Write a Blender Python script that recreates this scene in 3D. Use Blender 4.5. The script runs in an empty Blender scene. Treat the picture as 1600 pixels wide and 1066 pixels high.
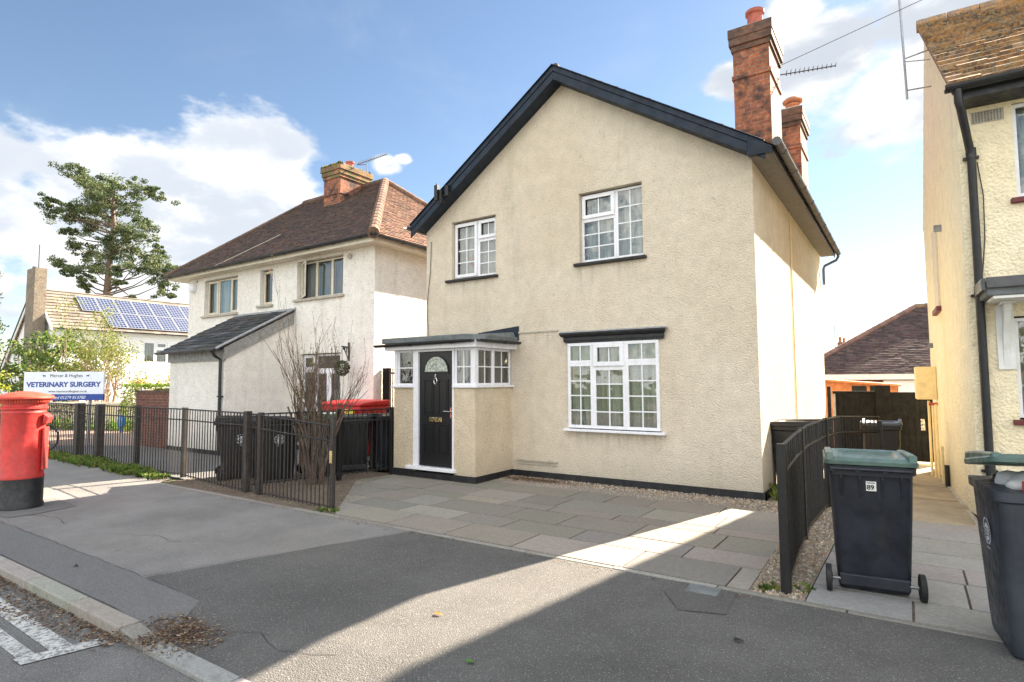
import bpy, bmesh, math, random
from mathutils import Vector, Matrix
R = math.radians
random.seed(7)
S = bpy.context.scene
C = S.collection

# ------------------------------------------------------------------ camera
cam_d = bpy.data.cameras.new('camera'); cam = bpy.data.objects.new('camera', cam_d); C.objects.link(cam)
YAW, PIT, ROL = -0.59239236, 0.06846490, -0.00556199
fw = Vector((math.sin(YAW)*math.cos(PIT), math.cos(YAW)*math.cos(PIT), math.sin(PIT)))
rt = Vector((math.cos(YAW), -math.sin(YAW), 0)); up = rt.cross(fw)
r2 = rt*math.cos(ROL) + up*math.sin(ROL); u2 = -rt*math.sin(ROL) + up*math.cos(ROL)
m = Matrix((r2, u2, -fw)).transposed().to_4x4(); m.translation = (0, 0, 1.68)
cam.matrix_world = m
cam_d.lens = 915.64/1600*36; cam_d.sensor_width = 36; cam_d.clip_start = 0.05; cam_d.clip_end = 3000
S.camera = cam

# ------------------------------------------------------------------ sun, exposure
SUN = Vector((0.40, 1.40, 1.0)).normalized()
sun_el = math.asin(SUN.z); sun_az = math.atan2(SUN.x, SUN.y)
sd = bpy.data.lights.new('sun', 'SUN'); sd.energy = 4.3; sd.angle = R(0.53); sd.color = (1, .86, .68)
so = bpy.data.objects.new('sun', sd); C.objects.link(so)
so.rotation_euler = SUN.to_track_quat('Z', 'Y').to_euler()
so.location = (10, 30, 30)
S.view_settings.view_transform = 'Standard'; S.view_settings.look = 'None'
S.view_settings.gamma = 1; S.view_settings.exposure = 2.72; S.view_settings.use_curve_mapping = False

# ------------------------------------------------------------------ node helper
class NT:
    def __init__(s, tree): s.t = tree; s.t.nodes.clear()
    def n(s, kind, **k):
        nd = s.t.nodes.new(kind)
        for a, b in k.items():
            if a.startswith('i_'):
                key = a[2:]; key = int(key) if key.isdigit() else key.replace('_', ' ')
                s.set(nd.inputs[key], b)
            else: setattr(nd, a, b)
        return nd
    def set(s, inp, v):
        if isinstance(v, bpy.types.NodeSocket): s.t.links.new(v, inp)
        elif isinstance(v, bpy.types.Node): s.t.links.new(v.outputs[0], inp)
        else:
            if isinstance(v, tuple) and len(v) == 3 and inp.type == 'RGBA': v = v + (1,)
            inp.default_value = v
    def math(s, op, a, b=None, c=None, clamp=False):
        nd = s.t.nodes.new('ShaderNodeMath'); nd.operation = op; nd.use_clamp = clamp
        s.set(nd.inputs[0], a)
        if b is not None: s.set(nd.inputs[1], b)
        if c is not None: s.set(nd.inputs[2], c)
        return nd.outputs[0]
    def mix(s, f, a, b, mode='MIX'):
        nd = s.t.nodes.new('ShaderNodeMix'); nd.data_type = 'RGBA'; nd.blend_type = mode
        s.set(nd.inputs[0], f); s.set(nd.inputs[6], a); s.set(nd.inputs[7], b)
        return nd.outputs[2]
    def ramp(s, f, lo, hi, a=0.0, b=1.0, smooth=True):
        nd = s.t.nodes.new('ShaderNodeMapRange'); nd.interpolation_type = 'SMOOTHSTEP' if smooth else 'LINEAR'
        s.set(nd.inputs[0], f)
        for i, v in zip((1, 2, 3, 4), (lo, hi, a, b)): nd.inputs[i].default_value = v
        return nd.outputs[0]
    def noise(s, co, scale, detail=2, rough=.5, dist=0):
        nd = s.t.nodes.new('ShaderNodeTexNoise'); s.set(nd.inputs['Vector'], co)
        nd.inputs['Scale'].default_value = scale; nd.inputs['Detail'].default_value = detail
        nd.inputs['Roughness'].default_value = rough; nd.inputs['Distortion'].default_value = dist
        return nd.outputs[0]
    def vor(s, co, scale, feature='F1', out=0):
        nd = s.t.nodes.new('ShaderNodeTexVoronoi'); nd.feature = feature; s.set(nd.inputs['Vector'], co)
        nd.inputs['Scale'].default_value = scale; return nd.outputs[out]

# ------------------------------------------------------------------ world
W = bpy.data.worlds.new('World'); S.world = W; W.use_nodes = True
T = NT(W.node_tree)
sky = T.n('ShaderNodeTexSky', sky_type='NISHITA', sun_disc=False, sun_elevation=sun_el, sun_rotation=sun_az,
          air_density=1.0, dust_density=0.15, ozone_density=1.6, altitude=50)
geo = T.n('ShaderNodeTexCoord'); D = geo.outputs['Generated']
def dirpx(az, el):    # azimuth from +Y toward +X, elevation, degrees
    a, e = R(az), R(el); return Vector((math.sin(a)*math.cos(e), math.cos(a)*math.cos(e), math.sin(e)))
# clouds: (azimuth, elevation, half width, half height) in degrees
CLOUDS = [(-77.6, 11.8, 6.3, 6.7), (-70.9, 11.5, 6.0, 6.9), (-68.9, 13.8, 5.1, 5.2), (-62.0, 14.7, 6.3, 5.1), (-57.9, 16.8, 5.6, 6.0), (-55.8, 20.1, 2.9, 3.2), (-62.8, 8.7, 14.4, 5.4), (-46.2, 20.4, 1.5, .9), (-44.6, 20.9, 1.0, .6), (-12.3, 26.0, 2.5, 1.5), (-4.8, 26.4, 5.0, 4.2), (-7.2, 30.2, 2.8, 2.7), (1.2, 23.5, 5.8, 4.5), (7.0, 26.1, 10.8, 4.9), (-0.3, 20.6, 3.0, 1.9)]
def dot(v):
    nd = T.n('ShaderNodeVectorMath', operation='DOT_PRODUCT'); T.set(nd.inputs[0], D); nd.inputs[1].default_value = v
    return nd.outputs['Value']
best = None
for az, el, ha, he in CLOUDS:
    c = dirpx(az, el); r = Vector((math.cos(R(az)), -math.sin(R(az)), 0)); u = r.cross(c)*1.0
    if u.z < 0: u = -u
    a = dot(r*(1/math.sin(R(ha)))); b = dot(u*(1/math.sin(R(he)))); f = dot(c)
    q = T.math('ADD', T.math('MULTIPLY', a, a), T.math('MULTIPLY', b, b))
    v = T.math('SUBTRACT', 1.0, T.math('SQRT', q))
    v = T.math('ADD', v, T.math('MULTIPLY', T.ramp(f, 0.0, .3), 20)); v = T.math('SUBTRACT', v, 20)
    best = v if best is None else T.math('MAXIMUM', best, v)
best = T.math('MAXIMUM', T.math('ADD', best, .16), -1.2)
# unseen broken cloud added behind the photographer and overhead to fill the shade
sx = T.n('ShaderNodeMapping'); T.set(sx.inputs['Vector'], D); sx.inputs['Scale'].default_value = (1, 1, 2.0)
sxo = sx.outputs[0]
back = dot(Vector((-fw.x, -fw.y, 0)).normalized())
zen = T.n('ShaderNodeSeparateXYZ'); T.set(zen.inputs[0], D)
fill_cloud = T.math('MULTIPLY', T.math('MAXIMUM', T.ramp(back, -.25, .2), T.ramp(zen.outputs[2], .70, .84)), 1.45)
best = T.math('ADD', best, T.math('MULTIPLY', fill_cloud, 1.0))
nz = T.noise(sxo, 4.2, 9, .56, .15)
nz2 = T.noise(sxo, 16, 6, .6)
field = T.math('ADD', best, T.math('MULTIPLY', T.math('SUBTRACT', nz, .5), 2.6))
field = T.math('ADD', field, T.math('MULTIPLY', T.math('SUBTRACT', nz2, .5), 1.1))
mask = T.ramp(field, -.08, .42)
# body tone: thick parts a little greyer, ragged edges bright
mv = T.n('ShaderNodeMapping'); T.set(mv.inputs['Vector'], D); mv.inputs['Scale'].default_value = (1, 1, 2.0); mv.inputs['Location'].default_value = (.03, .02, -.09)
shade = T.math('SUBTRACT', T.noise(mv.outputs[0], 4.2, 7, .55, .15), nz)
tone = T.ramp(shade, -.10, .10, .62, 1.0)
thick = T.ramp(field, .2, 1.5, 1.0, .80)
tone = T.math('MULTIPLY', tone, thick)
ccol = T.mix(T.ramp(tone, .5, 1.0), (2.35, 2.55, 2.85), (3.6, 3.65, 3.7))
glow = T.ramp(dot(SUN), .55, .98, 1.0, .9)
ccol = T.mix(1.0, ccol, T.math('MULTIPLY', glow, T.math('MAXIMUM', T.ramp(back, -.1, .6, 1.0, 3.4), T.ramp(zen.outputs[2], .70, .9, 1.0, 2.6))), 'MULTIPLY')  # added cloud behind and overhead brightened further as fill light
ccol = T.mix(T.ramp(back, -.2, .5), ccol, T.mix(1.0, ccol, (1.0, .955, .87), 'MULTIPLY'))
wisp = T.ramp(T.noise(sxo, 2.6, 8, .6, .4), .52, .85, 0, .30)
skyc = T.mix(1.0, sky.outputs[0], (.62, .605, .585), 'MULTIPLY')
skyc = T.mix(wisp, skyc, (2.5, 2.75, 3.05))
col = T.mix(mask, skyc, ccol)
bg = T.n('ShaderNodeBackground'); T.set(bg.inputs[0], col); bg.inputs[1].default_value = 0.05
out = T.n('ShaderNodeOutputWorld'); T.set(out.inputs[0], bg)

# ------------------------------------------------------------------ materials
def material(name):
    mt = bpy.data.materials.new(name); mt.use_nodes = True; n = NT(mt.node_tree)
    b = n.n('ShaderNodeBsdfPrincipled'); o = n.n('ShaderNodeOutputMaterial'); n.set(o.inputs[0], b)
    tc = n.n('ShaderNodeNewGeometry')
    return mt, n, b, tc.outputs['Position']
def bump(n, b, h, strength=.5, dist=.01):
    nd = n.n('ShaderNodeBump'); n.set(nd.inputs['Height'], h); nd.inputs['Strength'].default_value = strength
    nd.inputs['Distance'].default_value = dist; n.set(b.inputs['Normal'], nd)
def objpos(n): return n.n('ShaderNodeTexCoord').outputs['Object']
def scaled(n, co, sc):
    nd = n.n('ShaderNodeMapping'); n.set(nd.inputs['Vector'], co); nd.inputs['Scale'].default_value = sc; return nd.outputs[0]
M = {}
def plain(name, col, rough=.6, metal=0, var=.12, scale=8, bmp=0, spec=.5, dirt=0):
    mt, n, b, P = material(name); P = objpos(n)
    nz = n.noise(P, scale, 5, .6)
    f = n.ramp(nz, .3, .7, 1-var, 1+var)
    c = n.mix(1.0, col, f, 'MULTIPLY')
    if dirt:
        d = n.ramp(n.noise(scaled(n, P, (3, 3, .6)), 3, 6, .65), .48, .75, 0, dirt)
        c = n.mix(d, c, (.12, .10, .08))
    n.set(b.inputs['Base Color'], c)
    b.inputs['Roughness'].default_value = rough; b.inputs['Metallic'].default_value = metal
    b.inputs['Specular IOR Level'].default_value = spec
    n.set(b.inputs['Roughness'], n.ramp(n.noise(P, scale*3, 3), .3, .7, max(0, rough-.1), min(1, rough+.12)))
    if bmp: bump(n, b, n.noise(P, scale*6, 4, .6), bmp, .004)
    M[name] = mt; return mt
def render_wall(name, c1, c2, grain=55, strength=.9, speck=.25, stain=.25, sills=()):
    mt, n, b, P = material(name)
    big = n.noise(P, .7, 6, .62); mid = n.noise(P, 5, 5, .6)
    streak = n.noise(scaled(n, P, (2.2, 2.2, .25)), 1.3, 6, .65)
    c = n.mix(n.ramp(big, .3, .7), c1, c2)
    c = n.mix(n.ramp(streak, .52, .74, 0, stain), c, (.26, .25, .21))
    c = n.mix(1.0, c, n.ramp(mid, .25, .75, .92, 1.06), 'MULTIPLY')
    g = n.noise(P, grain, 3, .7); v = n.vor(P, grain*1.1)
    c = n.mix(n.ramp(g, .30, .46, speck, 0), c, (.20, .17, .13))
    c = n.mix(n.ramp(n.noise(P, grain*.5, 2, .6), .6, .8, 0, .3), c, (.85, .82, .74))
    c = n.mix(n.ramp(n.noise(P, 9, 2, .5), .70, .78, 0, .35), c, (.30, .26, .20))
    sz = n.n('ShaderNodeSeparateXYZ'); n.set(sz.inputs[0], P)
    low = n.math('ADD', sz.outputs[2], n.math('MULTIPLY', mid, -.5))
    c = n.mix(n.ramp(low, -.25, .35, .45*min(1, stain*3), 0), c, (.22, .20, .16))      # splash dirt along the foot of the wall
    if sills:
        st = n.noise(scaled(n, P, (16, 16, .5)), 1.0, 4, .6)
        for (cx, w, zt, L) in sills:
            mk = n.math('MULTIPLY', n.ramp(n.math('ABSOLUTE', n.math('SUBTRACT', sz.outputs[0], cx)), w*.7, w, 1, 0), n.ramp(sz.outputs[2], zt-L, zt, 0, 1))
            mk = n.math('MULTIPLY', n.math('MULTIPLY', mk, n.math('LESS_THAN', sz.outputs[2], zt)), n.ramp(st, .45, .66, 0, .34))
            c = n.mix(mk, c, (.24, .23, .18))
    n.set(b.inputs['Base Color'], c); b.inputs['Roughness'].default_value = .92
    b.inputs['Specular IOR Level'].default_value = .2
    h = n.math('ADD', g, n.math('MULTIPLY', v, -.9))
    h = n.math('ADD', h, n.math('MULTIPLY', n.noise(P, grain*.35, 3), .6))
    bump(n, b, h, strength, .014)
    M[name] = mt
render_wall('cream_render', (.64, .55, .43), (.705, .62, .505), 46, .9, .42, .20, sills=((-3.98, .72, 3.62, .6), (-6.84, .66, 3.62, .6), (-3.95, .95, .85, .4), (-5.4, .5, 2.53, .4)))
render_wall('white_pebbledash', (.80, .76, .70), (.86, .83, .78), 34, 1.0, .50, .20)
render_wall('porch_render', (.60, .49, .35), (.67, .57, .43), 42, .9, .5, .15)
render_wall('bounce_lit_render', (.88, .82, .60), (.90, .85, .66), 26, 1.0, .25, .22)  # paler copy of the yellow render, bounced light on the flank painted in
render_wall('yellow_render', (.86, .74, .50), (.89, .79, .58), 30, .9, .22, .12)
def brick(name, c1, c2, mortar, soot=.4, uv=True, bw=.225, bh=.075, moss=0):
    mt, n, b, P = material(name)
    co = n.n('ShaderNodeUVMap').outputs[0]
    t = n.n('ShaderNodeTexBrick'); n.set(t.inputs['Vector'], co)
    t.inputs['Scale'].default_value = 1; t.inputs['Brick Width'].default_value = bw; t.inputs['Row Height'].default_value = bh
    t.inputs['Mortar Size'].default_value = .006; t.inputs['Mortar Smooth'].default_value = .2; t.inputs['Bias'].default_value = -.1
    t.inputs['Color1'].default_value = c1+(1,); t.inputs['Color2'].default_value = c2+(1,); t.inputs['Mortar'].default_value = mortar+(1,)
    c = n.mix(1.0, t.outputs[0], n.ramp(n.noise(P, 14, 4), .3, .7, .75, 1.2), 'MULTIPLY')
    c = n.mix(n.ramp(n.noise(P, 2.2, 6, .7), .42, .64, 0, soot), c, (.035, .03, .03))
    if moss: c = n.mix(n.ramp(n.noise(P, 6, 4, .6), .45, .6, 0, moss), c, (.12, .15, .05))
    n.set(b.inputs['Base Color'], c); b.inputs['Roughness'].default_value = .9
    h = n.math('ADD', n.math('MULTIPLY', t.outputs[1], -1), n.math('MULTIPLY', n.noise(P, 60, 3), .4))
    bump(n, b, h, .7, .008); M[name] = mt
brick('orange_brick', (.38, .13, .055), (.22, .075, .045), (.28, .22, .18), .95)
brick('mossy_brick', (.40, .16, .07), (.26, .13, .07), (.25, .21, .16), .6, moss=.75)
brick('sooty_brick', (.16, .08, .05), (.10, .06, .05), (.12, .10, .08), .6)
brick('brown_brick', (.20, .07, .045), (.13, .05, .04), (.22, .17, .13), .2)
brick('buff_brick', (.23, .185, .135), (.17, .135, .10), (.26, .23, .19), .3)
def tinted(name, rough=.85, var=.2, lich=None, scale=20, bmp=.4, spec=.3, trans=0):
    mt, n, b, P = material(name)
    a = n.n('ShaderNodeAttribute', attribute_name='tint')
    c = n.mix(1.0, a.outputs[0], n.ramp(n.noise(P, scale, 5, .6), .3, .7, 1-var, 1+var), 'MULTIPLY')
    if lich:
        for (sc, lo, hi, amt, colr) in lich: c = n.mix(n.ramp(n.noise(P, sc, 6, .65), lo, hi, 0, amt), c, colr)
    n.set(b.inputs['Base Color'], c); b.inputs['Roughness'].default_value = rough; b.inputs['Specular IOR Level'].default_value = spec
    if bmp: bump(n, b, n.noise(P, scale*3, 4), bmp, .006)
    if trans:
        o = [x for x in n.t.nodes if x.type == 'OUTPUT_MATERIAL'][0]
        tr = n.n('ShaderNodeBsdfTranslucent'); n.set(tr.inputs[0], n.mix(1.0, c, (1.0, 1.15, .5), 'MULTIPLY'))
        mx = n.n('ShaderNodeMixShader'); mx.inputs[0].default_value = trans; n.set(mx.inputs[1], b); n.set(mx.inputs[2], tr); n.set(o.inputs[0], mx)
    M[name] = mt
tinted('clay_tiles', .9, .3, [(9, .56, .7, .35, (.20, .17, .10)), (30, .66, .74, .5, (.42, .38, .30))])
tinted('lichen_tiles', .9, .3, [(13, .46, .58, .7, (.46, .24, .08)), (22, .52, .62, .7, (.42, .36, .26)), (40, .56, .66, .8, (.03, .028, .025))], bmp=.9)
tinted('grey_slates', .8, .35, [(14, .58, .7, .5, (.10, .10, .05))])
tinted('slabs', .8, .12, [(1.6, .45, .75, .35, (.16, .15, .12)), (7, .60, .75, .35, (.20, .17, .12)), (38, .68, .74, .5, (.07, .06, .05))], scale=34, bmp=.3, spec=.35)
tinted('leaf', .6, .15, scale=5, bmp=0, trans=.35)
tinted('needles', .7, .2, scale=3, bmp=0, trans=.12)
tinted('litter', .85, .2, scale=50, bmp=0)
tinted('pebbles', .85, .25, scale=80, bmp=.3)
tinted('bark', .9, .3, scale=25, bmp=.6)
tinted('kerbstone', .85, .15, [(8, .5, .7, .35, (.15, .13, .10)), (60, .62, .7, .4, (.10, .09, .08))], scale=50)
def asphalt(name, base, speck, amt, big=.25, crack=False, tint=(.16, .14, .11)):
    mt, n, b, P = material(name)
    sc = [v for v in (1, .8, .6)]
    c = n.mix(n.ramp(n.noise(P, 1.1, 6, .65), .3, .72), base, tuple(v*(1-big) for v in base))
    c = n.mix(n.ramp(n.noise(P, .45, 5, .6), .5, .75, 0, .4), c, tint)
    fine = n.noise(P, 150, 2, .7)
    c = n.mix(1.0, c, n.ramp(fine, .25, .75, .62, 1.4), 'MULTIPLY')
    v = n.vor(P, 95, out=0); vc = n.vor(P, 95, out=1)
    hs = n.n('ShaderNodeSeparateColor'); n.set(hs.inputs[0], vc)
    sp = n.math('MULTIPLY', n.ramp(v, .22, .42, 1, 0), n.ramp(hs.outputs[0], 1-amt, 1-amt+.04))
    c = n.mix(sp, c, speck)
    dk = n.math('MULTIPLY', n.ramp(v, .25, .5, 1, 0), n.ramp(hs.outputs[1], .78, .84))
    c = n.mix(n.math('MULTIPLY', dk, .6), c, tuple(v*.35 for v in base))
    c = n.mix(n.ramp(n.noise(P, 2.6, 3, .5), .70, .78, 0, .5), c, tuple(v*.55 for v in base))
    if crack:
        e = n.vor(n.mix(.25, P, n.n('ShaderNodeTexNoise', i_Scale=3.0).outputs[1]), .9, 'DISTANCE_TO_EDGE')
        c = n.mix(n.ramp(e, 0, .008, .6, 0), c, (.02, .02, .02))
    n.set(b.inputs['Base Color'], c); b.inputs['Roughness'].default_value = .9; b.inputs['Specular IOR Level'].default_value = .25
    bump(n, b, n.math('ADD', fine, n.math('MULTIPLY', v, -1.2)), .7, .006)
    M[name] = mt
asphalt('old_tarmac', (.225, .216, .208), (.40, .38, .35), .12, .28, tint=(.27, .245, .21))
asphalt('dark_chipping', (.118, .114, .109), (.30, .29, .275), .17, .28, tint=(.16, .15, .135))
asphalt('smooth_tarmac', (.155, .153, .153), (.22, .21, .20), .06, .12)
asphalt('road_tarmac', (.175, .172, .168), (.34, .33, .31), .16, .25)
asphalt('yard_tarmac', (.17, .168, .165), (.3, .3, .3), .06, .2)
asphalt('patch_tarmac', (.108, .104, .10), (.25, .25, .25), .04, .25)
def ground_mat(name, a, bcol, c3, scale=2, sp=.5):
    mt, n, b, P = material(name)
    c = n.mix(n.ramp(n.noise(P, scale, 6, .6), .35, .65), a, bcol)
    c = n.mix(n.ramp(n.noise(P, 45, 4, .7), .45, .62, 0, sp), c, c3)
    n.set(b.inputs['Base Color'], c); b.inputs['Roughness'].default_value = .95
    bump(n, b, n.noise(P, 60, 4, .7), .9, .012); M[name] = mt
ground_mat('earth', (.09, .065, .045), (.13, .10, .07), (.24, .20, .15))
ground_mat('far_ground', (.06, .09, .03), (.10, .11, .05), (.05, .06, .03), .2, .3)
ground_mat('gravel_bed', (.20, .165, .12), (.26, .21, .16), (.42, .36, .29), 3, .7)
ground_mat('old_concrete', (.38, .31, .21), (.28, .23, .16), (.45, .38, .28), 2.2, .35)
ground_mat('pink_paving', (.40, .29, .25), (.34, .25, .21), (.28, .22, .18), 4, .4)
mt, n, b, P = material('worn_white_paint')
f = n.ramp(n.noise(P, 34, 6, .75), .40, .56); f = n.math('MULTIPLY', f, n.ramp(n.noise(P, 3, 4), .3, .55, .55, 1))
n.set(b.inputs['Base Color'], n.mix(f, (.15, .15, .15), (.52, .52, .50))); b.inputs['Roughness'].default_value = .85; M['worn_white_paint'] = mt
plain('white_upvc', (.76, .76, .80), .3, var=.04, dirt=.12)
plain('cream_paint', (.66, .60, .48), .6, var=.08, dirt=.3)
plain('white_paint', (.74, .74, .72), .5, var=.06, dirt=.2)
plain('grey_wood', (.27, .27, .26), .8, var=.25, scale=12, dirt=.4, bmp=.3)
plain('navy_board', (.011, .019, .034), .5, var=.3, scale=3, spec=.3)
plain('black_gutter', (.014, .015, .018), .45, var=.2, scale=6)
plain('grey_gutter', (.07, .07, .075), .45, var=.2, scale=6)
plain('soffit_grey', (.16, .155, .15), .6, var=.1)
plain('black_plinth', (.010, .011, .014), .5, var=.5, scale=9, bmp=.6, dirt=.15)
plain('black_sill', (.020, .019, .018), .7, var=.5, scale=20, bmp=.5)
plain('black_door', (.006, .006, .007), .38, var=.3, scale=30, bmp=.25)
plain('black_iron', (.006, .006, .0065), .5, var=.4, scale=15, dirt=.10)
plain('brown_iron', (.026, .021, .019), .6, var=.4, scale=15, dirt=.4)
plain('bin_black', (.012, .012, .014), .42, var=.25, scale=5, dirt=.10)
plain('bin_charcoal', (.019, .022, .031), .45, var=.3, scale=4, bmp=.12, spec=.35, dirt=.10)
plain('bin_grey', (.034, .040, .052), .45, var=.3, scale=4, bmp=.12, spec=.4, dirt=.12)
plain('bin_green', (.062, .115, .098), .40, var=.25, scale=6, dirt=.3)
plain('rubber', (.012, .012, .013), .7, var=.2)
plain('axle_steel', (.22, .22, .23), .4, .8, var=.2)
plain('postbox_red', (.50, .030, .026), .5, var=.2, scale=7, bmp=.25, dirt=.22)
plain('postbox_cap', (.50, .055, .030), .6, var=.2, scale=9, dirt=.2)
plain('bin_red', (.50, .012, .012), .42, var=.15, scale=5)
plain('yellow_label', (.75, .60, .05), .5); plain('white_label', (.75, .75, .74), .5); plain('ink', (.015, .015, .018), .6)
plain('emblem_white', (.62, .64, .68), .5)
plain('sign_white', (.70, .74, .82), .45, var=.04); plain('sign_blue', (.012, .05, .28), .4, var=.03)
plain('chrome', (.75, .73, .68), .18, 1, var=.05); plain('brass', (.72, .60, .32), .25, 1, var=.1)
plain('galvanised', (.35, .36, .38), .45, .6); plain('aerial_metal', (.10, .10, .11), .5, .5)
plain('pot_red', (.36, .10, .07), .8, var=.2, dirt=.2); plain('pot_orange', (.42, .17, .09), .85, var=.2, dirt=.3)
plain('lead', (.30, .31, .33), .6, var=.2); plain('felt_roof', (.13, .145, .15), .8, var=.25, scale=6, bmp=.3, dirt=.2)
plain('fence_wood', (.008, .0078, .0075), .8, var=.45, scale=6, bmp=.4, spec=.2)
plain('shed_wood', (.50, .17, .06), .7, var=.2); plain('red_sill', (.13, .022, .02), .6); plain('red_pipe', (.4, .08, .05), .6)
plain('yellow_paint', (.80, .66, .36), .6, var=.08, dirt=.15)
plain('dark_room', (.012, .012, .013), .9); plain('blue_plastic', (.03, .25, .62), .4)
plain('terracotta_ridge', (.36, .15, .085), .9, var=.3, scale=14, bmp=.5, dirt=.5)
plain('rag_paper', (.6, .6, .6), .8); plain('orange_toy', (.8, .3, .03), .6)
plain('stone_sill', (.42, .38, .32), .85, var=.15, scale=12, bmp=.3, dirt=.4)
# weatherboarding: shallow overlapping boards
mt, n, b, P = material('white_boarding')
sz = n.n('ShaderNodeSeparateXYZ'); n.set(sz.inputs[0], P)
fr = n.math('FRACT', n.math('MULTIPLY', sz.outputs[2], 6.2))
n.set(b.inputs['Base Color'], n.mix(n.ramp(fr, 0, .12, .35, 0), (.80, .80, .80), (.40, .42, .46))); b.inputs['Roughness'].default_value = .6
bump(n, b, fr, .6, .03); M['white_boarding'] = mt
# solar cells: printed grid of cells
mt, n, b, P = material('solar_cells')
uv = n.n('ShaderNodeUVMap').outputs[0]; s2 = n.n('ShaderNodeSeparateXYZ'); n.set(s2.inputs[0], uv)
def grid(a, k, w):
    fr = n.math('FRACT', n.math('MULTIPLY', a, k)); return n.ramp(n.math('ABSOLUTE', n.math('SUBTRACT', fr, .5)), .5-w, .5, 0, 1)
g = n.math('MAXIMUM', grid(s2.outputs[0], 5, .10), grid(s2.outputs[1], 7, .10))
n.set(b.inputs['Base Color'], n.mix(g, (.020, .03, .075), (.30, .32, .38))); b.inputs['Roughness'].default_value = .18; M['solar_cells'] = mt
# net curtain
mt, n, b, P = material('net_curtain')
co = scaled(n, P, (14, 14, .8)); w = n.noise(co, 1.0, 3, .6)
c = n.mix(n.ramp(w, .35, .65), (.22, .23, .205), (.56, .57, .54))
c = n.mix(n.ramp(n.noise(P, 26, 3, .7), .5, .62, 0, .35), c, (.22, .24, .18))
n.set(b.inputs['Base Color'], c); b.inputs['Roughness'].default_value = .9; M['net_curtain'] = mt
mt, n, b, P = material('grey_blind')
c = n.mix(n.ramp(n.noise(scaled(n, P, (22, 22, .6)), 1.0, 2), .4, .6), (.10, .11, .11), (.20, .21, .21))
n.set(b.inputs['Base Color'], c); M['grey_blind'] = mt
mt, n, b, P = material('obscure_leaded_glass')
c = n.mix(n.ramp(n.noise(P, 18, 4), .4, .6), (.30, .34, .28), (.55, .58, .50))
n.set(b.inputs['Base Color'], c); b.inputs['Roughness'].default_value = .15; bump(n, b, n.noise(P, 90, 3), .5, .004); M['obscure_leaded_glass'] = mt
def glass(name, tint, refl, wav=.02):
    mt = bpy.data.materials.new(name); mt.use_nodes = True; n = NT(mt.node_tree)
    o = n.n('ShaderNodeOutputMaterial'); tr = n.n('ShaderNodeBsdfTransparent', i_0=tint)
    gl = n.n('ShaderNodeBsdfGlossy'); gl.inputs['Roughness'].default_value = .015; gl.inputs['Color'].default_value = (1, 1, 1, 1)
    P = n.n('ShaderNodeNewGeometry').outputs['Position']
    bp = n.n('ShaderNodeBump'); n.set(bp.inputs['Height'], n.noise(P, 2.5, 2)); bp.inputs['Strength'].default_value = .35; bp.inputs['Distance'].default_value = wav
    n.set(gl.inputs['Normal'], bp)
    fr = n.n('ShaderNodeFresnel', i_IOR=1.5); f = n.math('ADD', n.math('MULTIPLY', fr.outputs[0], 1.7), refl, clamp=True)
    mx = n.n('ShaderNodeMixShader'); n.set(mx.inputs[0], f); n.set(mx.inputs[1], tr); n.set(mx.inputs[2], gl); n.set(o.inputs[0], mx)
    M[name] = mt
glass('window_glass', (.80, .85, .82), .045)

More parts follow.
